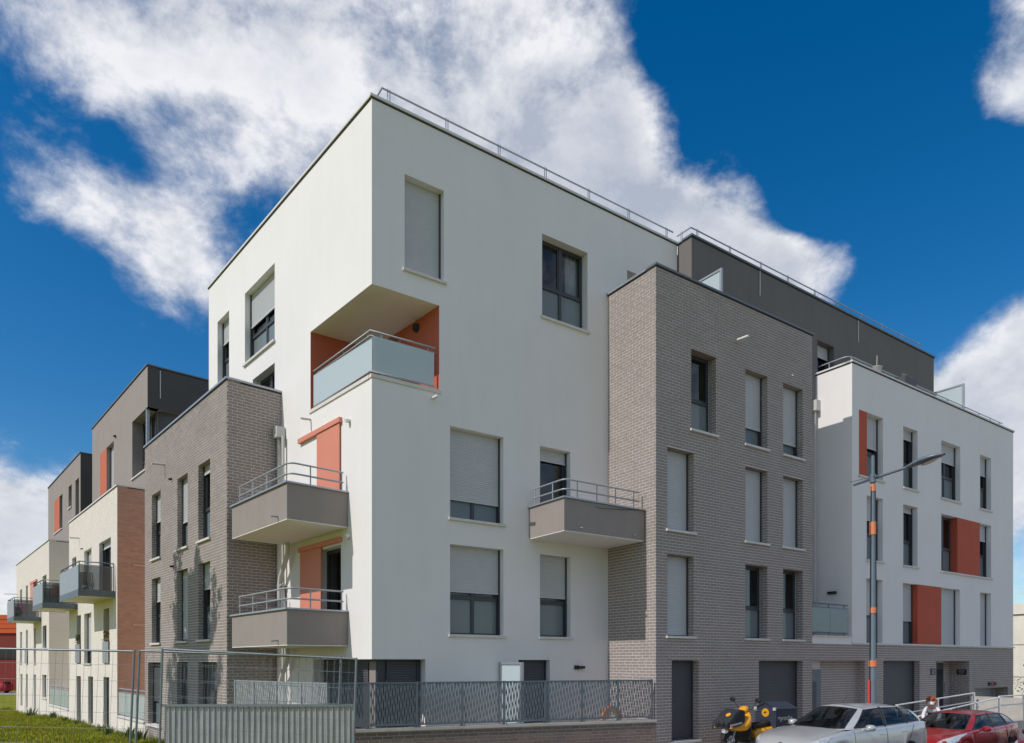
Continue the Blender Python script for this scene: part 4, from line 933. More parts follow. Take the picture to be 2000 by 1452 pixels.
# ================================================================ SITE FENCE IN FRONT
def site_panel(label, tl, tr, down, hgt=2.0, sheet=None, wires=True):
    tl, tr, dn = Vector(tl), Vector(tr), Vector(down).normalized() * hgt; T = thing('site_fence', label, 'fence', (tl + tr) / 2 + dn, 'site fence panels'); b = MB()
    b.tube([tl, tr], .019, 8); obj('rail', b, 'galvst', T); b = MB(); b.tube([tl + dn * .97, tr + dn * .97], .019, 8); obj('rail', b, 'galvst', T)
    for p in (tl, tr):
        q = MB(); q.tube([p - dn * .012, p + dn], .021, 8); obj('post', q, 'galvst', T)
        z = (p + dn).z; q = MB(); q.hexa([(p.x + dn.x - .3, p.y - .12, z - .1), (p.x + dn.x + .3, p.y - .12, z - .1), (p.x + dn.x + .3, p.y + .12, z - .1), (p.x + dn.x - .3, p.y + .12, z - .1), (p.x + dn.x - .27, p.y - .09, z + .05), (p.x + dn.x + .27, p.y - .09, z + .05), (p.x + dn.x + .27, p.y + .09, z + .05), (p.x + dn.x - .27, p.y + .09, z + .05)]); obj('foot', q, 'concrete', T)
    n = int((tr - tl).length / .126); off = Vector((0, .014, 0))
    vm = hm = None
    for i in range(1, n):
        p = tl.lerp(tr, i / n) + off
        if vm is None:
            q = MB(); q.tube([(0, 0, 0), dn * .97], .0026, 4, cap=False); vm = bpy.data.meshes.new('wire'); vm.from_pydata(q.v, [], q.f); vm.materials.append(M['galvst'])
        o = link(bpy.data.objects.new('wire', vm)); o.parent = T; o.location = p - OFF[T]; OFF[o] = p
    for k in range(1, 7):
        p = tl + dn * (k * .145 - .02) - off
        if hm is None:
            q = MB(); q.tube([(0, 0, 0), tr - tl], .0026, 4, cap=False); hm = bpy.data.meshes.new('wire'); hm.from_pydata(q.v, [], q.f); hm.materials.append(M['galvst'])
        o = link(bpy.data.objects.new('wire', hm)); o.parent = T; o.location = p - OFF[T]; OFF[o] = p
    if sheet:
        b = MB(); zt = sheet; x0, x1 = tl.x + .02, tr.x - .03; y = tl.y + .045; xs = []; x = x0; per = .102
        while x < x1:
            for dx, dy in ((0, 0), (.074, 0), (.081, -.026), (.095, -.026)): xs.append((x + dx, y + dy))
            x += per
        xs = [q for q in xs if q[0] <= x1]
        sag = lambda q: .012 * math.sin(q * 2.1)
        rws = [[(a, b_ + .006 * math.sin(a * 1.7 + z * 2), z + (sag(a) if k == 3 else 0)) for a, b_ in xs] for k, z in enumerate((.5, .9, 1.3, zt))]
        b.grid(rws, smooth=False); o = obj('sheet_panel', b, 'zinc', T)
        b = MB(); b.fbox(Fr((x0, y), Vector((1, 0)), Vector((0, -1))), -.03, x1 - x0 + .03, .026, .05, zt - .02, zt + .025); obj('edge_rail', b, 'galvst', o)
M['galvst'] = mat('galvanised_tube', (.22, .25, .275), .42, metal=.45, var=.12, vscale=6)
YF = 12.7
site_panel('wire mesh site fence panel with a bent post before the lawn', (-10.35, YF, 2.76), (-6.85, YF, 2.69), (-.045, 0, -1))
site_panel('wire mesh site fence panel whose post leans across the corrugated sheet', (-6.77, YF + .03, 2.70), (-3.11, YF + .03, 2.57), (-.04, 0, -1))
site_panel('site fence panel clad below with grey corrugated sheet metal', (-6.31, YF - .06, 2.73), (-2.81, YF - .06, 2.55), (-.03, 0, -1), sheet=1.71)

# ================================================================ STREET LAMP
T = thing('street_lamp', 'tall blue grey street lamp wrapped with orange tape bands behind the silver car', 'lamp post', FB.P(6.62, 2.2, zpav(6.62, 2.2)))
bx, by = FB.xy(6.62, 2.2); zb = zpav(6.62, 2.2)
m = MB(); m.tube([(bx, by, zb), (bx, by, 2.55), (bx, by, 2.6), (bx, by, 6.4), (bx, by, 8.5)], [.105, .10, .09, .07, .048], 14)
M['lampb'] = mat('blue_grey_paint', (.15, .19, .225), .4, metal=.2, var=.06, vscale=4)
po = obj('pole', m, 'lampb', T)
M['tape'] = mat('orange_tape', (.72, .24, .10), .6, var=.08, vscale=9)
for za, zc, r in ((7.46, 7.66, .074), (6.2, 6.57, .088), (3.92, 4.08, .096), (2.36, 2.54, .118)):
    b = MB(); b.tube([(bx, by, za), (bx, by, zc)], r, 14, cap=False); obj('tape_band', b, 'tape', po)
b = MB(); b.tube([(bx - .14, by - .05, zb), (bx - .14, by - .05, 1.98)], .032, 8); obj('conduit', b, mat('red_conduit', (.75, .06, .05), .5), po)
for dx, dy, z0_, z1_ in ((-.105, -.03, 1.9, 7.6), (.085, -.04, 2.6, 7.5)):
    b = MB(); b.tube([(bx + dx, by + dy, z0_), (bx + dx * .84, by + dy, (z0_ + z1_) / 2), (bx + dx * .58, by + dy, z1_)], .015, 5); obj('cable', b, 'black', po)
b = MB(); b.tube([FB.P(6.62, 1.62, 7.77), FB.P(6.62, 3.35, 7.96)], .038, 10); b.tube([FB.P(6.55, 1.55, 7.86), FB.P(6.55, 2.4, 7.88)], .012, 6); b.tube([(bx, by, 7.72), (bx, by, 7.95)], .085, 12); ar = obj('arm', b, 'lampb', T)
b = MB(); rings = []
for x, hw, z0_, z1_ in ((3.16, .05, 7.90, 7.99), (3.32, .11, 7.89, 8.05), (3.55, .18, 7.90, 8.12), (3.8, .195, 7.94, 8.14), (4.0, .15, 7.99, 8.13), (4.14, .05, 8.04, 8.10)):
    zc = (z0_ + z1_) / 2; hz = (z1_ - z0_) / 2
    rings.append([FB.P(6.62 + hw * math.cos(2 * math.pi * k / 14), x, zc + hz * math.sin(2 * math.pi * k / 14) * (1 if math.sin(2 * math.pi * k / 14) > 0 else .55)) for k in range(15)])
b.grid(rings); hd_ = obj('lamp_head', b, 'lampb', T)
b = MB(); b.grid([[FB.P(6.62 + .12 * math.cos(2 * math.pi * k / 12) * q, 3.78 + .24 * math.sin(2 * math.pi * k / 12) * q, 7.955 + .06 * math.sin(2 * math.pi * k / 12) * q - .035 * (1 - q * q)) for k in range(13)] for q in (1, .7, .35, .02)]); obj('lens', b, mat('lamp_glass', (.55, .53, .48), .15, spec=.8), hd_)

# ================================================================ ENTRANCE RAMP AND RAILINGS
T = thing('ramp', 'concrete entrance ramp with white steel handrails before the doorway', 'ramp', FB.P(13, 1.5, zroad(13)))
m = MB(); ss_ = [9.6, 15.2, 17.9]; zt_ = [zpav(9.6, 1.5) + .01, .28, .28]
for i in range(2):
    a, b_ = ss_[i], ss_[i + 1]
    m.hexa([FB.P(a, 2.1, -1), FB.P(b_, 2.1, -1), FB.P(b_, .06, -1), FB.P(a, .06, -1), FB.P(a, 2.1, zt_[i]), FB.P(b_, 2.1, zt_[i + 1]), FB.P(b_, .06, zt_[i + 1]), FB.P(a, .06, zt_[i])])
obj('slab', m, 'concrete', T)
m = MB(); m.fbox(FB, 17.92, 18.1, .06, 2.3, -1.0, 1.1); m.fbox(FB, 18.1, 24.5, 2.05, 2.25, -1.4, .9); obj('retaining_wall', m, 'concrete', T)
def rail_line(p, q, h1, h2, posts):
    b = MB()
    for h in (h1, h2): b.tube([(p[0], p[1], p[2] + h), (q[0], q[1], q[2] + h)], .026, 8)
    o = obj('handrail', b, 'whitep', T)
    for t in posts:
        x = Vector(p).lerp(Vector(q), t); c = MB(); c.box(x.x - .03, x.x + .03, x.y - .03, x.y + .03, x.z, x.z + h1 + .02); obj('post', c, 'whitep', o)
rail_line(FB.P(9.7, 2.0, zt_[0]), FB.P(15.6, 2.0, .26), .93, .60, (.1, .36, .7, 1.0)); rail_line(FB.P(11.6, .35, .02), FB.P(17.6, .35, .3), .95, .62, (.0, .5, 1.0))
rail_line(FB.P(15.6, 2.0, .28), FB.P(17.8, 2.0, .28), .95, .62, (.98,)); rail_line(FB.P(18.3, 2.15, .25), FB.P(22.5, 2.15, .18), .95, .5, (.02, .5, 1.))

# ================================================================ NEIGHBOURING CREAM BUILDING
T = thing('neighbour_building', 'low pale cream panelled building beyond the end of the street block', 'building', FB.P(40, -8, -1))
FX = Fr(FB.xy(37.0, 4), -RO_, -R_); m = MB(); wall(m, FX, -.03, 0, 20, -1.6, 6.1); vwall(m, FX.xy(0, -.03), FX.xy(0, -9), -1.6, 6.1); m.add([(*FX.xy(0, 0), 6.05), (*FX.xy(20, 0), 6.05), (*FX.xy(20, -9), 6.05), (*FX.xy(0, -9), 6.05)], [(0, 1, 2, 3)])
obj('wall', m, mat('cream_joint', (.30, .27, .22), .9), T); M['panelc'] = mat('cream_panel', (.74, .69, .60), .75, var=.05, vscale=1.5, stain=.06)
zz = [-1.6, -.9, -.2, 1.55, 3.55, 5.46]
for k in range(len(zz) - 1):
    for j in range(5):
        b = MB(); b.fbox(FX, j * 4 + .01, (j + 1) * 4 - .01, -.03, .0, zz[k] + .03, zz[k + 1] - .03); obj('panel', b, 'panelc', T)
b = MB(); b.fbox(FX, -.1, 20, -.3, .12, 5.46, 6.12); obj('cornice', b, 'panelc', T)
b = MB()
for z in (6.5, 6.8, 7.1): b.tube([FX.P(0, -.4, z), FX.P(20, -.4, z)], .014, 5)
for j in range(11): b.tube([FX.P(j * 2, -.4, 6.1), FX.P(j * 2, -.4, 7.15)], .02, 5)
obj('roof_railing', b, 'whitep', T)
# far orange hall
T = thing('orange_hall', 'bright orange and dark red industrial hall beyond the lawn', 'building', (-75, 92, -1.2))
b = MB(); b.box(-110, -45, 88, 105, -1.4, 6.1); obj('wall', b, mat('dark_red_cladding', (.22, .022, .014), .6, var=.06, vscale=.4), T)
b = MB()
for k in range(4): b.box(-110.2, -44.8, 87.8 - .05 * (k % 2), 105, 6.1 + k * .58, 6.1 + (k + 1) * .58 - .03)
obj('roof_band', b, mat('orange_cladding', (.62, .10, .015), .55, var=.05, vscale=.4), T)
for x in (-64.5, -74, -84):
    b = MB(); b.box(x, x + 6.4, 87.9, 88.02, 2.9, 4.3); obj('window', b, mat('dark_band_window', (.02, .025, .03), .1), T)

# ================================================================ TREES
def tree(name, label, x, y, h, cr, seed, z=None, upright=.75, nl=2200, leaf=.085, trunk=.13, first=.25, group=None, lm='leaf', kl=26):
    q = random.Random(seed); z0_ = ground_z(x, y) if z is None else z; T = thing(name, label, 'tree', (x, y, z0_), group); b = MB(); tw = []
    N_ = 9; tp = [Vector((x + .12 * math.sin(i * .9 + seed) * i / N_, y + .12 * math.cos(i * 1.1 + seed) * i / N_, z0_ - .1 + h * .92 * i / N_)) for i in range(N_ + 1)]
    b.tube(tp, [trunk * (1 - .86 * i / N_) for i in range(N_ + 1)], 8)
    tk = obj('trunk', b, 'bark', T); b = MB()
    for i in range(kl):
        t = first + (1 - first) * (i + q.random()) / kl; k = min(N_ - 1, int(t * N_)); p = tp[k].lerp(tp[k + 1], t * N_ - k); a = i * 2.4 + q.uniform(-.4, .4)
        prof = math.sin(math.pi * clamp((t - first) / (1.02 - first)) ** .75) * .85 + .2; l = cr * prof * q.uniform(.75, 1.2)
        d = Vector((math.cos(a), math.sin(a), upright * q.uniform(.8, 1.6))); pts = [p + d * (l * j / 4) + Vector((0, 0, .12 * l * (j / 4) ** 2)) + Vector((q.uniform(-1, 1), q.uniform(-1, 1), 0)) * .05 * j / 4 for j in range(5)]
        r = trunk * .30 * (1 - .7 * t); b.tube(pts, [r, r * .75, r * .5, r * .3, r * .12], 5, cap=False); tw += pts[1:]
        for j in range(1, 5):
            for s_ in range(2):
                d2_ = (d.normalized() + Vector((q.uniform(-1, 1), q.uniform(-1, 1), q.uniform(-.2, 1))) * .8).normalized(); e = pts[j] + d2_ * l * .35; b.tube([pts[j], pts[j].lerp(e, .5) + Vector((0, 0, .02)), e], [r * .28, r * .2, .003], 4, cap=False); tw += [pts[j].lerp(e, .5), e, e]
    obj('limbs', b, 'bark', T); b = MB()
    for i in range(nl):
        c = q.choice(tw) + Vector((q.gauss(0, .10), q.gauss(0, .10), q.gauss(0, .10))); a = Vector((q.gauss(0, 1), q.gauss(0, 1), q.gauss(0, .7))).normalized(); e = a.orthogonal().normalized(); e = (Matrix.Rotation(q.uniform(0, 6.28), 3, a) @ e); l = leaf * q.uniform(.6, 1.3)
        b.quad(c - a * l * .6, c + e * l * .32, c + a * l * .6, c - e * l * .32)
    obj('crown', b, lm, T); return T
M['bark'] = mat('bark', (.12, .10, .08), .9, var=.25, vscale=6, bump=.8, bscale=25)
M['leaf'] = mat('leaf', (.07, .115, .03), .6, var=.3, vscale=2); M['leafd'] = mat('sapling_leaf', (.10, .115, .06), .7, var=.3, vscale=6)
tree('poplar_tree', 'slender upright tree whose shade falls on the garden brick block', -15.5, 16.85, 12.0, 1.95, 3, upright=.9, nl=27000, leaf=.17, first=.3, kl=44)
tree('sapling', 'thin sapling with sparse leaves in front of the cream neighbour', *FB.xy(31, -2.25), 3.6, .9, 8, z=zroad(31), upright=.5, nl=420, leaf=.10, trunk=.035, first=.15, lm='leafd', kl=18)
for i, (x, y, h) in enumerate(((6, -13, 10), (15, -7, 9), (-7, -15, 11), (24, -2, 10))):
    tree('street_tree', ('round leafy street tree on the far pavement'), x, y, h, 3.0, 20 + i, z=0, upright=.5, nl=4200, leaf=.2, trunk=.2, first=.25, group='trees across the street', kl=30)

# ================================================================ THINGS ON THE GARDEN BALCONIES
M.update(flr=mat('red_flower', (.55, .03, .04), .7, var=.2, vscale=20), flg=mat('pot_leaf', (.10, .15, .04), .7, var=.3, vscale=12), terra=mat('terracotta', (.42, .17, .09), .8, var=.08), pinkc=mat('pink_cloth', (.55, .10, .22), .85, var=.05), strawc=mat('straw_cloth', (.45, .40, .30), .85, var=.1))
def leaves(nm, c, r, h, n, m_, T, sz=.05):
    b = MB()
    for i in range(n):
        p = Vector((c[0] + GR.uniform(-r, r), c[1] + GR.uniform(-r, r), c[2] + GR.uniform(0, h))); a = Vector((GR.gauss(0, 1), GR.gauss(0, 1), GR.gauss(.3, 1))).normalized() * sz; e = a.orthogonal().normalized() * sz * .5
        b.quad(p - a, p + e, p + a, p - e)
    return obj(nm, b, m_, T, kind='stuff')
def pot_plant(label, F, s_, u_, z_, r=.16, h=.45, flower=None, cat='plant'):
    p = F.P(s_, u_, z_); T = thing('potted_plant', label, cat, p); b = MB(); b.lathe([(0, 0), (r * .7, 0), (r, r * 1.5), (r * 1.08, r * 1.6), (r * .9, r * 1.6), (r * .8, r * 1.3)], p, (0, 0, 1), 14); obj('pot', b, 'terra', T)
    leaves('leaves', (p[0], p[1], p[2] + r * 1.5), r * 1.2, h, 90, 'flg', T)
    if flower: leaves('flowers', (p[0], p[1], p[2] + r * 1.5 + h * .5), r * 1.2, h * .6, 40, flower, T, .045)
pot_plant('pot of red flowers behind the guard of the cream block window', FBL, 13.62, .02, 3.32, .11, .26, 'flr'); pot_plant('pot of leafy green plant behind the guard of the cream block window', FBL, 19.55, .02, 3.32, .11, .3)
pot_plant('terracotta pot plant on the balcony beside the brown flank', FBL, 15.6, .9, 5.28, .18, .35); pot_plant('bushy yellow green pot plant on the far end balcony', FBL, 33.3, .9, 5.12, .2, .7)
def chair(label, F, s_, u_, z_, cloth):
    T = thing('folding_chair', label, 'chair', F.P(s_, u_, z_)); Q = Fr(F.xy(s_, u_), F.d, F.out)
    for k in (-.22, .22):
        b = MB(); b.tube([Q.P(-.25, k, z_), Q.P(.2, k, z_ + .45), Q.P(.35, k, z_ + .95)], .014, 6); obj('frame', b, 'galvd', T); b = MB(); b.tube([Q.P(.25, k, z_), Q.P(-.25, k, z_ + .45)], .014, 6); obj('leg', b, 'galvd', T)
    b = MB(); b.grid([[Q.P(-.25, k, z_ + .45), Q.P(0, k, z_ + .42), Q.P(.2, k, z_ + .45)] for k in (-.2, 0, .2)]); obj('seat', b, cloth, T); b = MB(); b.grid([[Q.P(.22, k, z_ + .52), Q.P(.29, k, z_ + .72), Q.P(.35, k, z_ + .95)] for k in (-.2, 0, .2)]); obj('backrest', b, cloth, T)
chair('folding chair with pale cloth on the balcony beside the brown flank', FBL, 14.2, .7, 5.28, 'strawc'); chair('folding chair with pink cloth on the far end balcony', FBL, 32.2, .8, 5.12, 'pinkc'); chair('folding chair with dark red back on the middle garden balcony', FBL, 21.2, .7, 5.24, 'terra')
# ================================================================ VEHICLES (local: front at x = 0, driving towards -x)
def ring_loft(mb, st, n=16, pw=3.0, smooth=True, cap=True):
    """st: (x, half width, z0, z1) -> rounded-rectangle rings joined along x"""
    R = []
    for x, hw, z0, z1 in st:
        zc, hz = (z0 + z1) / 2, (z1 - z0) / 2; r = []
        for k in range(n + 1):
            a = 2 * math.pi * k / n; c, s = math.cos(a), math.sin(a)
            r.append((x, hw * math.copysign(abs(c) ** (2 / pw), c), zc + hz * math.copysign(abs(s) ** (2 / pw), s)))
        R.append(r)
    mb.grid(R, smooth)
    if cap: mb.add(R[0][:-1], [tuple(range(n))]); mb.add(R[-1][:-1], [tuple(range(n))[::-1]])
def car(name, label, group, loc, rz, paint, P=None):
    P = P or {}; SX, SZ = P.get('sx', 1.), P.get('sz', 1.); Lc = 4.36
    T = thing(name, label, 'car', loc, group, rotz=rz)
    zb_ = lambda x: interp([(0, .66), (.04, .715), (.15, .785), (.45, .865), (.9, .94), (1.3, .985), (2.4, 1.01), (3.4, 1.045), (3.95, 1.065), (4.24, 1.04), (4.33, .90), (4.36, .76)], x)
    wd = lambda x: interp([(0, .50), (.03, .62), (.10, .74), (.25, .82), (.6, .875), (1.4, .90), (2.4, .91), (3.5, .895), (4.0, .855), (4.22, .78), (4.32, .69), (4.36, .58)], x)
    wx = (P.get('w1', .86), P.get('w2', 3.48)); wr = .345
    def zbot(x):
        z = .21 if .15 < x < 4.2 else .30
        for c in wx:
            if abs(x - c) < wr: z = max(z, .30 + math.sqrt(wr * wr - (x - c) ** 2))
        return z
    NS = 15
    def sec(x):
        w, b, z0 = wd(x), zb_(x), zbot(x); fl = 0
        for c in wx: fl = max(fl, .018 * math.exp(-((abs(x - c) - wr) / .09) ** 2))
        side = [(w * .93 + fl, z0), (w * .965 + fl, lerp(z0, b, .15)), (w * .992 + fl, lerp(z0, b, .35)), (w + fl * .6, lerp(z0, b, .52)), (w * .997, lerp(z0, b, .66)), (w * .985, lerp(z0, b, .80)), (w * .972, lerp(z0, b, .90)), (w * .945, b - .004)]
        fade = smst(0, .2, x) * (1 - smst(4.1, 4.36, x)); k = .055 * fade
        top = [(w * .905, b + .012 * fade), (w * .82, b + .012 * fade), (w * .74, b + .024 * fade), (w * .55, b + k * .72), (w * .36, b + k * .88), (w * .18, b + k * .97), (0, b + k)]
        return [(x * SX, y, z * SZ) for y, z in side + top]
    xs = sorted({0, .015, .04, .08, .14, .22, .34, .5, .66, 1.15, 1.25, 1.35, 1.5, 1.8, 2.1, 2.46, 2.8, 3.0, 3.1, 3.9, 4.0, 4.1, 4.2, 4.27, 4.32, 4.35, 4.36, *[c + wr * math.cos(math.pi * k / 10) for c in wx for k in range(11)], *[c + s for c in wx for s in (wr + .02, -wr - .02)]})
    rows = [sec(x) for x in xs]
    cab = lambda i: 1.12 < (xs[i] + xs[i + 1]) / 2 < 4.1
    b = MB()
    for sgn in (1, -1):
        rr = [[(x, y * sgn, z) for x, y, z in r] for r in rows]
        if sgn > 0: rr = [r[::-1] for r in rr]
        n = NS
        b.grid(rr, keep=(lambda i, k: not (cab(i) and k < n - 9)) if sgn > 0 else (lambda i, k: not (cab(i) and k >= 8)))
    # close nose and tail
    for i in (0, -1):
        r = rows[i]; ring = [(x, y, z) for x, y, z in r] + [(x, -y, z) for x, y, z in r[::-1][1:]]; b.add(ring, [tuple(range(len(ring)))[::(1 if i == 0 else -1)]], True)
    body = obj('body', b, paint, T)
    # greenhouse
    K_ = P.get('glass', [((1.00, 0), (1.93, 0, 1.462)), ((1.03, .26), (1.94, .18, 1.458)), ((1.10, .49), (1.97, .34, 1.446)), ((1.22, .665), (2.03, .475, 1.42)), ((1.40, .775), (2.11, .545, 1.405)), ((1.78, .815), (2.26, .57, 1.415)),
          ((2.10, .825), (2.38, .58, 1.425)), ((2.44, .828), (2.56, .585, 1.435)), ((2.53, .828), (2.64, .585, 1.435)), ((2.92, .824), (2.94, .584, 1.432)), ((3.30, .815), (3.26, .578, 1.42)), ((3.38, .812), (3.33, .576, 1.415)), ((3.62, .798), (3.50, .565, 1.395)), ((3.90, .775), (3.66, .553, 1.365)),
          ((4.14, .68), (3.95, .52, 1.31)), ((4.26, .40), (4.06, .31, 1.335)), ((4.28, 0), (4.08, 0, 1.345))])
    V_ = (0, .07, .25, .45, .65, .85, .93, 1.0)
    zr0 = P.get('roofz', 0)
    def gpt(k, v):
        (bx_, by_), (rx, ry, rz_) = K_[k]; z0 = zb_(bx_) + .012; z1 = rz_ + zr0; bul = .028 * math.sin(math.pi * v)
        return ((lerp(bx_, rx, v) - (bul if k < 4 else -bul if k > 13 else 0)) * SX, lerp(by_, ry, v) + (bul if 3 < k < 14 else bul * .4), lerp(z0, z1, v) * SZ)
    win = {'windscreen': (0, 3), 'front_window': (4, 7), 'rear_window': (8, 10), 'quarter_window': (11, 13), 'back_window': (14, 16)}
    inwin = lambda k, j: any(a <= k < c for a, c in win.values()) and 1 <= j < 6
    sh = MB()
    for sgn in (1, -1):
        g = [[(lambda p: (p[0], p[1] * sgn, p[2]))(gpt(k, v)) for v in V_] for k in range(len(K_))]
        sh.cm = 0; sh.grid(g if sgn < 0 else [r[::-1] for r in g], keep=lambda k, j: not inwin(k, j if sgn < 0 else len(V_) - 2 - j) and not k in (7, 10))
        sh.cm = 1; sh.grid(g if sgn < 0 else [r[::-1] for r in g], keep=lambda k, j: k in (7, 10))
        # roof
        top = [r[-1] for r in g]; rf = []
        for f in (1, .8, .55, .28, 0): rf.append([(x, y * f, z + .045 * (1 - f * f) * min(1, abs(y) / .55) * SZ) for x, y, z in top])
        sh.cm = 0; sh.grid(rf if sgn > 0 else rf[::-1])
    obj('cabin', sh, [paint, 'black'], T)
    for nm, (a, c) in win.items():
        for sgn in (1, -1):
            if nm in ('windscreen', 'back_window') and sgn < 0: continue
            q = MB(); ks = list(range(a, c + 1))
            g = [[gpt(k, V_[j]) for j in range(1, 7)] for k in ks]; g = [[(x, y * sgn, z) for x, y, z in r] for r in g]
            if nm in ('windscreen', 'back_window'): g = [[(x, -y, z) for x, y, z in r] for r in g[::-1]][:-1] + g
            q.grid(g if sgn < 0 else [r[::-1] for r in g]); wo = obj(nm, q, 'carglass', T)
            e = [r[0] for r in g] + [p for p in g[-1][1:]] + [r[-1] for r in g[::-1][1:]] + [p for p in g[0][::-1][1:]]; q = MB(); q.tube(e, .011, 5, cap=False); obj('seal', q, 'black', wo)
    # lamps, grille, badge, handles, mirrors, gaps
    def patch(nm, x0, x1, f0, f1, m_, off=.007, nx=8, nc=6):
        for sgn in (1, -1):
            q = MB(); g = []
            for i in range(nx + 1):
                x = lerp(x0, x1, i / nx); s_ = sec(x); r = []
                for j in range(nc + 1):
                    f = lerp(f0(i / nx), f1(i / nx), j / nc); k = min(NS - 2, int(f)); p = [lerp(s_[k][c], s_[k + 1][c], f - k) for c in range(3)]
                    r.append((p[0] - off * .5, (p[1] + off) * sgn, p[2] + off * .7))
                g.append(r)
            q.grid(g if sgn < 0 else [r[::-1] for r in g]); obj(nm, q, m_, body)
    hl = P.get('lamp', (.05, .62)); patch('headlamp', hl[0], hl[1], lambda t: lerp(4.2, 6.6, t ** 1.2), lambda t: lerp(9.3, 8.2, t) - (1.0 * t * t), 'lamp')
    patch('tail_lamp', 4.10, 4.33, lambda t: 5.0, lambda t: 7.2, 'taill')
    q = MB(); ring_loft(q, [(-.012 * SX, .40, .42 * SZ, .64 * SZ), (.03 * SX, .46, .40 * SZ, .66 * SZ)], 18, 4); obj('grille', q, 'black', body)
    q = MB(); q.lathe([(0, .012), (.055, .008), (.06, 0)], (.025 * SX, 0, .70 * SZ), (-1, 0, .7), 18); obj('badge', q, 'chrome', body)
    for sgn in (1, -1):
        for x in (2.28, 3.12):
            s_ = sec(x); q = MB(); y = s_[5][1]; z = s_[5][2] + .02; q.tube([(x * SX - .09, sgn * (y + .004), z), (x * SX - .05, sgn * (y + .03), z + .005), (x * SX + .06, sgn * (y + .03), z + .008), (x * SX + .10, sgn * (y + .002), z + .006)], .014, 6); obj('door_handle', q, paint, body)
        q = MB(); mx = 1.68 * SX; mz = 1.02 * SZ; ring_loft(q, [(mx - .09, .03, mz - .02, mz + .05), (mx - .06, .085, mz - .05, mz + .085), (mx + .0, .105, mz - .055, mz + .095), (mx + .05, .10, mz - .05, mz + .09)], 14, 2.6)
        q.v = [(x, sgn * (1.0 + y), z) for x, y, z in q.v]; q.tube([(mx, sgn * .82, mz - .02), (mx, sgn * .93, mz)], .025, 6); obj('wing_mirror', q, paint, T)
        for x in (1.33, 2.46, 3.36):
            q = MB(); s_ = [p for p in sec(x)]; pts = [(p[0] + (.14 * k * k / 36 if x > 3 else 0) * SX, sgn * (p[1] + .0015), p[2]) for k, p in enumerate(s_[:8])]
            q.tube(pts, .0045, 4, cap=False); obj('panel_gap', q, 'black', body)
    q = MB(); pts = [(lerp(.30, 1.12, t) * SX, .0, 0) for t in (0, 1)]
    for sgn in (1, -1):
        pts = []
        for i in range(10):
            x = lerp(.2, 1.2, i / 9); s_ = sec(x); pts.append((s_[9][0], sgn * s_[9][1] * lerp(.9, 1.0, i / 9), s_[9][2] + .002))
        q.tube(pts, .004, 4, cap=False)
    obj('bonnet_gap', q, 'black', body)
    # wheels
    for c in wx:
        for sgn in (1, -1):
            q = MB(); y0 = sgn * .885; q.lathe([(.20, -.0), (.30, .0), (.318, -.03), (.318, -.17), (.29, -.2), (.20, -.2)], (c * SX, y0, .318), (0, sgn, 0), 28); tw_ = obj('wheel', q, 'rubber', T)
            q = MB(); q.lathe([(.0, -.035), (.05, -.03), (.06, -.05), (.19, -.045), (.205, -.005), (.20, -.1)], (c * SX, y0, .318), (0, sgn, 0), 24)
            for k in range(7):
                a = 2 * math.pi * k / 7; q.tube([(c * SX + .05 * math.cos(a), y0 - sgn * .03, .318 + .05 * math.sin(a)), (c * SX + .195 * math.cos(a), y0 - sgn * .02, .318 + .195 * math.sin(a))], .02, 5)
            obj('rim', q, 'chrome', tw_)
    # interior
    q = MB(); q.box(1.25 * SX, 1.75 * SX, -.66, .66, .55 * SZ, .90 * SZ)
    for y in (-.36, .36):
        q2 = MB(); zt = 1.18 * SZ; ring_loft(q2, [(2.30 * SX, .22, .45, .62), (2.42 * SX, .24, .45, zt - .1), (2.56 * SX, .23, .5, zt), (2.64 * SX, .2, .5, zt)], 14, 3); ring_loft(q2, [(2.50 * SX, .11, zt + .01, zt + .17), (2.60 * SX, .12, zt, zt + .18)], 12, 3); q2.v = [(x, yy + y, z) for x, yy, z in q2.v]; obj('seat', q2, 'seatf', T)
    q2 = MB(); ring_loft(q2, [(3.35 * SX, .6, .5, 1.05 * SZ), (3.55 * SX, .6, .5, 1.12 * SZ)], 14, 4); obj('rear_seat', q2, 'seatf', T); obj('dashboard', q, 'black', T)
    q = MB(); cx_, cz_ = 1.86 * SX, .92 * SZ; q.tube([(cx_ + .06 * math.sin(a) , -.36 + .18 * math.cos(a), cz_ + .17 * math.sin(a)) for a in [2 * math.pi * k / 20 for k in range(21)]], .014, 5); obj('steering_wheel', q, 'black', T)
    q = MB(); q.box(.6 * SX, 4.1 * SX, -.78, .78, .24, .4 * SZ); obj('underbody', q, 'black', T)
    q = MB(); q.tube([(2.15 * SX, 0, (1.50 + zr0) * SZ), (2.32 * SX, 0, (1.66 + zr0) * SZ)], .006, 5); obj('aerial', q, 'black', T)
    return T
def paint(name, col, met, rough=.32): return mat(name, col, rough, metal=met, var=.03, vscale=2, coat=.8)
M.update(carglass=glass_mat('car_glass', (.42, .48, .50), .05), chrome=mat('chrome', (.6, .6, .61), .18, metal=.9, var=.03), lamp=mat('headlamp_lens', (.62, .63, .64), .12, metal=.4, var=.25, vscale=22, coat=1), taill=mat('tail_lamp_lens', (.35, .01, .012), .15, coat=1, var=.1), seatf=mat('seat_fabric', (.05, .05, .055), .9))
RZ = math.atan2(R_.y, R_.x)
slope = -math.atan(.036)
c1 = car('parked_car', 'silver five door hatchback parked at the kerb beside the delivery scooter', 'cars parked along the kerb', FB.P(.0, 3.70, zroad(2.2) + .005), RZ - math.radians(3.2), paint('silver_paint', (.56, .57, .57), .45), dict(sx=1.06, sz=1.02, roofz=.02))
red = dict(sx=1.07, sz=.93, lamp=(.05, .95), roofz=0)
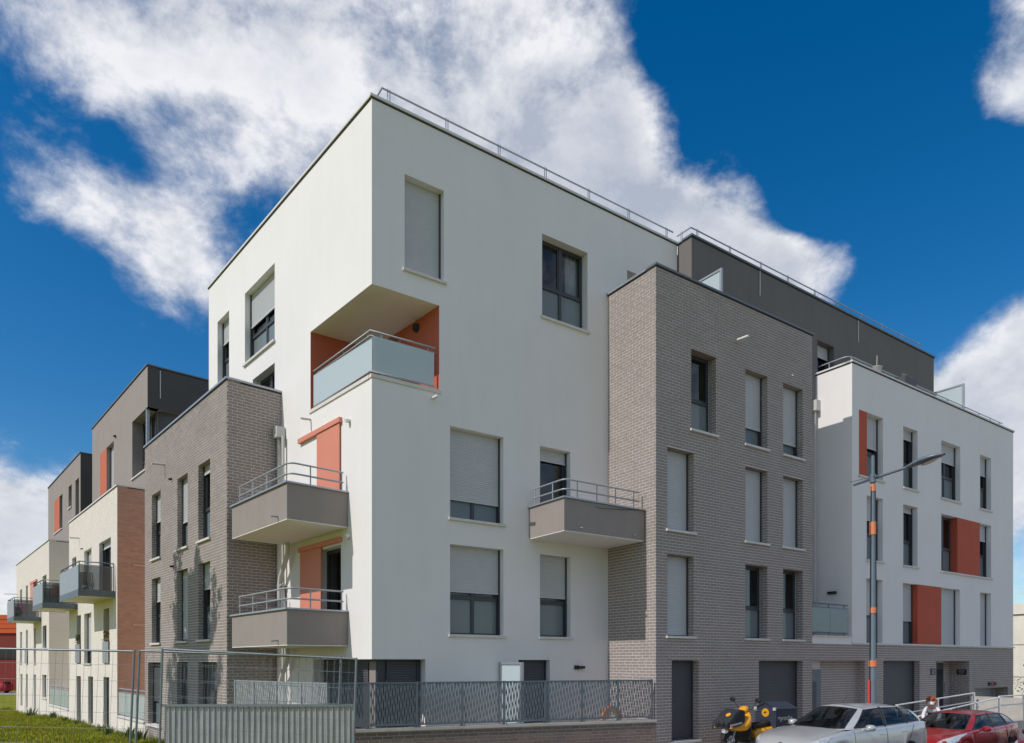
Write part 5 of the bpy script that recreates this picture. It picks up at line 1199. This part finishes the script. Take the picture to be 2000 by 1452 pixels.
c2 = car('parked_car', 'red low car parked behind the silver hatchback', 'cars parked along the kerb', FB.P(5.75, 3.78, zroad(8) + .0), RZ, paint('red_paint', (.36, .012, .016), .25), red)
c2.rotation_euler = (0, 0, RZ)
c3 = car('parked_car', 'dark magenta red car half cut off beside the red car', 'cars parked along the kerb', FB.P(6.9, 6.35, zroad(9) - .03), RZ, paint('magenta_red_paint', (.22, .012, .05), .3), dict(sx=.97, sz=.92))
c4 = car('parked_car', 'small distant red hatchback parked in front of the orange hall', None, (-61.2, 79.2, -1.06), 0, 'red_far' if 'red_far' in M else paint('bright_red_paint', (.42, .015, .02), .2))

# ---------------------------------------------------------------- delivery scooter
def text_mesh(txt, size):
    cu = bpy.data.curves.new('t', 'FONT'); cu.body = txt; cu.size = size; cu.extrude = .0008; o = bpy.data.objects.new('t', cu); COL.objects.link(o)
    bpy.context.view_layer.update(); me = bpy.data.meshes.new_from_object(o); v = [tuple(x.co) for x in me.vertices]; f = [tuple(p.vertices) for p in me.polygons]
    bpy.data.objects.remove(o); bpy.data.curves.remove(cu); bpy.data.meshes.remove(me); return v, f
M.update(yel=mat('postal_yellow', (.78, .36, .012), .35, coat=.5, var=.04), navy=mat('navy_box', (.032, .04, .062), .55, var=.08, vscale=8), bagm=mat('black_bag', (.022, .024, .03), .75, var=.15, vscale=12), grid_=mat('grey_reflective', (.45, .47, .47), .4), lensw=mat('clear_lens', (.75, .77, .78), .1, coat=1))
zs = zpav(2.5, 1.3)
T = thing('delivery_scooter', 'yellow delivery scooter with a navy top box and front bag on the pavement', 'scooter', FB.P(.98, 1.25, zs), rotz=RZ)
def wheel(x, y, r, w_, nm='wheel'):
    q = MB(); q.lathe([(r * .62, -w_ / 2), (r * .92, -w_ / 2), (r, -w_ * .2), (r, w_ * .2), (r * .92, w_ / 2), (r * .62, w_ / 2), (r * .62, -w_ / 2)], (x, y, r), (0, 1, 0), 26); o = obj(nm, q, 'rubber', T)
    q = MB(); q.lathe([(0, .05), (.06, .04), (.06, -.04), (0, -.05)], (x, y, r), (0, 1, 0), 14)
    for k in range(5):
        a = 2 * math.pi * k / 5; q.tube([(x + .04 * math.cos(a), y, r + .04 * math.sin(a)), (x + r * .64 * math.cos(a), y, r + r * .64 * math.sin(a))], .016, 6)
    q.lathe([(r * .60, -.04), (r * .66, -.04), (r * .66, .04), (r * .60, .04), (r * .60, -.04)], (x, y, r), (0, 1, 0), 24); obj('rim', q, 'chrome', o)
wheel(.42, 0, .29, .12); wheel(2.38, .28, .27, .12); wheel(2.38, -.28, .27, .12)
for y in (-.075, .075): tube_obj('fork', T, [(.42, y, .29), (.62, y, .74)], .024, 'galv', 8)
q = MB(); q.grid([[(.42 + (.33) * math.cos(a), .075 * c, .29 + .335 * math.sin(a)) for c in (-1, -.5, 0, .5, 1)] for a in [math.radians(d) for d in range(20, 165, 16)]]); obj('mudguard', q, 'black', T)
q = MB()   # leg shield: curved yellow panel from the nose to the floor
sh_ = [(.46, .10, .62, .70), (.56, .17, .58, .74), (.70, .25, .56, .80), (.84, .30, .55, .92), (.95, .29, .62, 1.02), (1.02, .22, .80, 1.08), (1.06, .12, .95, 1.09)]
ring_loft(q, sh_, 18, 2.6); obj('leg_shield', q, 'yel', T)
q = MB(); ring_loft(q, [(.94, .24, .30, .95), (1.02, .25, .26, .9), (1.09, .2, .26, .85)], 16, 3); obj('inner_shield', q, 'black', T)
q = MB(); ring_loft(q, [(1.0, .2, .24, .34), (1.2, .24, .23, .33), (1.75, .25, .23, .34), (2.1, .22, .25, .4)], 14, 4); obj('footboard', q, 'black', T)
q = MB(); ring_loft(q, [(1.32, .12, .30, .50), (1.40, .19, .28, .60), (1.62, .23, .30, .64), (1.95, .25, .36, .66), (2.3, .26, .44, .66), (2.75, .24, .50, .64), (2.85, .18, .54, .62)], 16, 3); obj('rear_body', q, 'yel', T)
q = MB(); ring_loft(q, [(1.30, .10, .61, .68), (1.36, .15, .60, .74), (1.60, .18, .62, .77), (1.85, .17, .64, .80), (2.02, .14, .66, .80)], 16, 2.6); obj('seat', q, 'black', T)
q = MB(); ring_loft(q, [(.88, .09, 1.00, 1.12), (.96, .14, 1.0, 1.2), (1.06, .12, 1.02, 1.22), (1.12, .06, 1.06, 1.18)], 14, 2.4); obj('handlebar_cowl', q, 'yel', T)
tube_obj('handlebar', T, [(1.20, -.38, 1.10), (1.08, -.16, 1.12), (1.06, 0, 1.12), (1.08, .16, 1.12), (1.20, .38, 1.10)], .014, 'black', 8, .08)
for s_ in (-1, 1):
    tube_obj('grip', T, [(1.15, s_ * .28, 1.105), (1.205, s_ * .40, 1.10)], .021, 'black', 8); tube_obj('brake_lever', T, [(1.09, s_ * .22, 1.12), (1.08, s_ * .36, 1.11)], .008, 'galv', 6)
    q = MB(); q.tube([(1.08, s_ * .2, 1.13), (1.06, s_ * .34, 1.30), (1.06, s_ * .36, 1.34)], .007, 6); mo = obj('mirror_stem', q, 'black', T)
    q = MB(); ring_loft(q, [(1.035, .05, 1.33, 1.42), (1.05, .085, 1.315, 1.43), (1.07, .085, 1.315, 1.43)], 12, 2.6); q.v = [(x, y + s_ * .40, z) for x, y, z in q.v]; obj('mirror', q, 'black', mo)
q = MB(); bag = [(.10, .20, .70, .80), (.15, .235, .68, .88), (.40, .25, .70, 1.10), (.58, .25, .74, 1.15), (.74, .24, .80, 1.12), (.78, .21, .86, 1.06)]; ring_loft(q, bag, 28, 12); bg_ = obj('front_bag', q, 'bagm', T)
q = MB(); q.hexa([(.16, -.25, .72), (.6, -.262, .78), (.6, -.24, .78), (.16, -.235, .72), (.16, -.25, .765), (.6, -.262, .825), (.6, -.24, .825), (.16, -.235, .765)]); obj('reflective_strip', q, 'grid_', bg_)
q = MB()
for y in (-.22, -.07, .08, .22): q.tube([(.04, y, .64), (.04, y, .80), (.10, y, .86)], .011, 6)
for z in (.66, .73, .80): q.tube([(.04, -.25, z), (.04, .25, z)], .009, 6)
obj('front_rack', q, 'black', T)
def on_slope(nm, mb_pts, m_, par): obj(nm, mb_pts, m_, par)
q = MB(); n_ = Vector((-.62, 0, .78)).normalized(); c_ = Vector((.285, -.08, 1.005)) + n_ * .014; a_ = Vector((0, 1, 0)); b_ = n_.cross(a_)
q.add([c_] + [c_ + (a_ * math.cos(t) + b_ * math.sin(t)) * .07 for t in [2 * math.pi * k / 24 for k in range(24)]], [(0, 1 + k, 1 + (k + 1) % 24) for k in range(24)]); obj('emblem', q, 'yel', bg_)
q = MB(); q.lathe([(0, -.05), (.05, -.045), (.085, -.02), (.09, .02), (.07, .09), (.0, .1)], (.22, 0, .60), (1, 0, 0), 20); hl_ = obj('headlamp', q, 'lensw', T)
for s_ in (-1, 1):
    q = MB(); ring_loft(q, [(.14, .02, .66, .70), (.17, .04, .655, .71), (.22, .035, .66, .705)], 10, 2.4); q.v = [(x, y + s_ * .24, z) for x, y, z in q.v]; obj('indicator', q, mat('amber_lens', (.7, .3, .05), .2), T)
# top box with a gabled lid
bx0, bx1, bw, bz0, bz1, bzr = 1.93, 2.86, .33, .58, 1.12, 1.30
q = MB(); pr = [(-bw, bz0), (bw, bz0), (bw, bz1), (0, bzr - .03), (-bw, bz1)]
q.add([(bx0, y, z) for y, z in pr] + [(bx1, y, z - (.04 if z > 1.13 else 0)) for y, z in pr], [(4, 3, 2, 1, 0), (5, 6, 7, 8, 9)] + [(i, (i + 1) % 5, 5 + (i + 1) % 5, 5 + i) for i in range(5)]); tb = obj('top_box', q, 'navy', T)
q = MB()
for s_ in (-1, 1): q.hexa([(bx0 - .03, s_ * (bw + .03), bz1 - .03), (bx1 + .03, s_ * (bw + .03), bz1 - .05), (bx1 + .03, 0, bzr - .06), (bx0 - .03, 0, bzr - .03), (bx0 - .03, s_ * (bw + .03), bz1 + .0), (bx1 + .03, s_ * (bw + .03), bz1 - .02), (bx1 + .03, 0, bzr - .03), (bx0 - .03, 0, bzr)])
obj('lid', q, 'navy', tb)
for s_ in (-1, 1):
    q = MB(); q.box(bx0 - .04, bx0 + .02, s_ * .30 - .045, s_ * .30 + .045, bz1 - .05, bz1 + .03); obj('corner_reflector', q, 'grid_', tb)
q = MB(); ey, ez = 0, 1.0; q.add([(bx0 - .006, ey + .115 * math.cos(t), ez + .115 * math.sin(t)) for t in [2 * math.pi * k / 28 for k in range(28)]], [tuple(range(28))[::-1]]); em = obj('emblem', q, 'yel', tb)
q = MB(); q.add([(bx0 - .010, y, z + ez) for y, z in ((.06, .02), (-.02, .035), (-.065, .012), (-.01, .008), (-.045, -.045), (.0, -.012), (.035, -.03))], [tuple(range(7))]); obj('emblem_mark', q, 'navy', em)
q = MB(); y = .14
while y > -.14: l = rnd.uniform(.012, .03); q.box(bx0 - .008, bx0 - .004, y - l, y, .715, .738); y -= l + .006
obj('lettering', q, 'whitep', tb)
v, f = text_mesh('+proche', .19); q = MB(); q.add([(2.0 + x, -bw - .004 - z, .80 + y) for x, y, z in v], f); obj('lettering', q, 'whitep', tb)
q = MB(); q.lathe([(0, .004), (.014, .003), (.014, 0)], (2.42, -bw - .002, .70), (0, -1, 0), 10); q.lathe([(0, .004), (.014, .003), (.014, 0)], (2.50, -bw - .002, .70), (0, -1, 0), 10); obj('lettering', q, 'whitep', tb)
for x in (1.9, 2.05): tube_obj('box_strut', T, [(x + .05, -.2, .60), (x - .05, -.23, .40)], .014, 'galv', 6)
q = MB(); q.hexa([(2.84, -.1, .42), (2.88, -.1, .42), (2.88, .1, .42), (2.84, .1, .42), (2.84, -.1, .54), (2.88, -.1, .54), (2.88, .1, .54), (2.84, .1, .54)]); obj('tail_lamp', q, 'taill', T)

# ---------------------------------------------------------------- person leaning forward beside the ramp
def skin_obj(name, J, E_, m_, parent, sub=2, root=0):
    me = bpy.data.meshes.new(name); pts = [Vector(j[:3]) for j in J]; me.from_pydata(pts, E_, []); o = link(bpy.data.objects.new(name, me)); OFF[o] = Vector((0, 0, 0)); o.parent = parent
    me.materials.append(m_ if not isinstance(m_, str) else M[m_]); md = o.modifiers.new('skin', 'SKIN'); md.use_smooth_shade = True; sv = me.skin_vertices[0].data if me.skin_vertices else None
    if sv is None:
        bm = bmesh.new(); bm.from_mesh(me); bm.verts.layers.skin.verify(); bm.to_mesh(me); bm.free(); sv = me.skin_vertices[0].data
    for i, j in enumerate(J): sv[i].radius = (j[3], j[4] if len(j) > 4 else j[3]); sv[i].use_root = (i == root)
    s_ = o.modifiers.new('sub', 'SUBSURF'); s_.levels = sub; s_.render_levels = sub; return o
M.update(skinm=mat('skin', (.55, .33, .25), .6, var=.04), hair=mat('red_hair', (.52, .13, .04), .7, var=.25, vscale=30), vest=mat('navy_vest', (.02, .023, .035), .8), shirt=mat('white_shirt', (.72, .72, .74), .8, var=.05, vscale=8), jeans=mat('dark_trousers', (.03, .035, .055), .85, var=.1), mask=mat('white_mask', (.85, .86, .88), .8), shoe=mat('dark_shoe', (.03, .03, .03), .6))
zp = zpav(10.4, 2.1)
T = thing('person', 'person with curly red hair and white mask leaning forward by the ramp', 'person', FB.P(10.25, 2.2, zp), rotz=RZ + math.radians(195))
# local: faces +x, leaning forward
J = [(0, 0, .84, .13, .10), (.06, 0, 1.0, .12, .10), (.17, 0, 1.16, .13, .105), (.25, 0, 1.25, .09, .08), (.31, 0, 1.31, .052), (.36, 0, 1.37, .075, .08), (.385, 0, 1.45, .088, .095), (.37, 0, 1.52, .07, .075),
     (.23, .17, 1.23, .055), (.33, .23, 1.0, .045), (.50, .17, .86, .036), (.56, .15, .84, .03), (.23, -.17, 1.23, .055), (.33, -.23, 1.0, .045), (.50, -.17, .86, .036), (.56, -.15, .84, .03),
     (0, .09, .76, .085), (.05, .10, .44, .062), (-.02, .10, .08, .042), (.10, .11, .04, .038), (0, -.09, .76, .085), (.03, -.10, .44, .062), (-.06, -.10, .08, .042), (.06, -.11, .04, .038)]
E_ = [(0, 1), (1, 2), (2, 3), (3, 4), (4, 5), (5, 6), (6, 7), (3, 8), (8, 9), (9, 10), (10, 11), (3, 12), (12, 13), (13, 14), (14, 15), (0, 16), (16, 17), (17, 18), (18, 19), (0, 20), (20, 21), (21, 22), (22, 23)]
hands = []
for s_ in (1, -1):
    base = 11 if s_ > 0 else 15
    for k, (dy, l) in enumerate(((.028, .065), (.01, .075), (-.008, .07), (-.026, .055))):
        i = len(J); J.append((.60, s_ * .15 + dy, .825, .010)); J.append((.60 + l * .6, s_ * .15 + dy, .80, .009)); J.append((.60 + l * .8, s_ * .15 + dy, .765, .008)); E_ += [(base, i), (i, i + 1), (i + 1, i + 2)]
    i = len(J); J.append((.575, s_ * .15 - s_ * .045, .82, .011)); J.append((.61, s_ * .15 - s_ * .06, .80, .009)); E_ += [(base, i), (i, i + 1)]
skin_obj('body', J, E_, 'skinm', T)
skin_obj('trousers', [(0, 0, .86, .145, .115), (0, .09, .76, .10), (.05, .10, .44, .078), (-.02, .10, .12, .062), (0, -.09, .76, .10), (.03, -.10, .44, .078), (-.06, -.10, .12, .062)], [(0, 1), (1, 2), (2, 3), (0, 4), (4, 5), (5, 6)], 'jeans', T)
skin_obj('shirt', [(.05, 0, .98, .13, .11), (.17, 0, 1.155, .14, .115), (.245, 0, 1.245, .098, .088), (.23, .17, 1.23, .072), (.33, .235, 1.0, .062), (.46, .185, .885, .05), (.23, -.17, 1.23, .072), (.33, -.235, 1.0, .062), (.46, -.185, .885, .05)], [(0, 1), (1, 2), (2, 3), (3, 4), (4, 5), (2, 6), (6, 7), (7, 8)], 'shirt', T)
skin_obj('vest', [(.0, 0, .87, .155, .125), (.06, 0, 1.0, .152, .132), (.165, 0, 1.15, .16, .135), (.235, 0, 1.225, .115, .10)], [(0, 1), (1, 2), (2, 3)], 'vest', T)
for s_ in (1, -1): skin_obj('shoe', [(-.06 + .03 * s_, .10 * s_, .05, .05), (.04 + .03 * s_, .105 * s_, .045, .047), (.13 + .03 * s_, .11 * s_, .035, .035)], [(0, 1), (1, 2)], 'shoe', T, 1)
q = MB(); HR = random.Random(4); hc = Vector((.37, 0, 1.47))
for i in range(190):
    d_ = Vector((HR.gauss(0, 1), HR.gauss(0, 1), HR.gauss(.45, 1))).normalized()
    if d_.x > .1 and d_.z < .5: continue
    p_ = hc + Vector((d_.x * .085, d_.y * .10, d_.z * .105)); r_ = HR.uniform(.016, .03); a_ = HR.uniform(0, 6.28); t1 = d_.orthogonal().normalized(); t2 = d_.cross(t1)
    q.tube([p_ + (t1 * math.cos(a_ + k * 1.1) + t2 * math.sin(a_ + k * 1.1)) * r_ + d_ * (.004 + k * .009) for k in range(7)], [.009, .010, .010, .009, .008, .006, .003], 5)
obj('hair', q, 'hair', T)
q = MB(); q.grid([[(.385 + .103 * math.cos(a) * (1 - .15 * abs(v - .5)), .098 * math.sin(a), 1.37 + .085 * v) for a in [math.radians(d) for d in range(-75, 76, 15)]] for v in (0, .25, .5, .75, 1)]); obj('face_mask', q, 'mask', T)
for s_ in (-1, 1):
    q = MB(); ring_loft(q, [(.462, .012, 1.478, 1.494), (.475, .008, 1.481, 1.491)], 8, 2); q.v = [(x, y + s_ * .034, z) for x, y, z in q.v]; obj('eye', q, 'black', T)
    q = MB(); ring_loft(q, [(.365, .008, 1.43, 1.49), (.39, .014, 1.425, 1.50), (.40, .006, 1.44, 1.49)], 8, 2); q.v = [(x, y + s_ * .097, z) for x, y, z in q.v]; obj('ear', q, 'skinm', T)
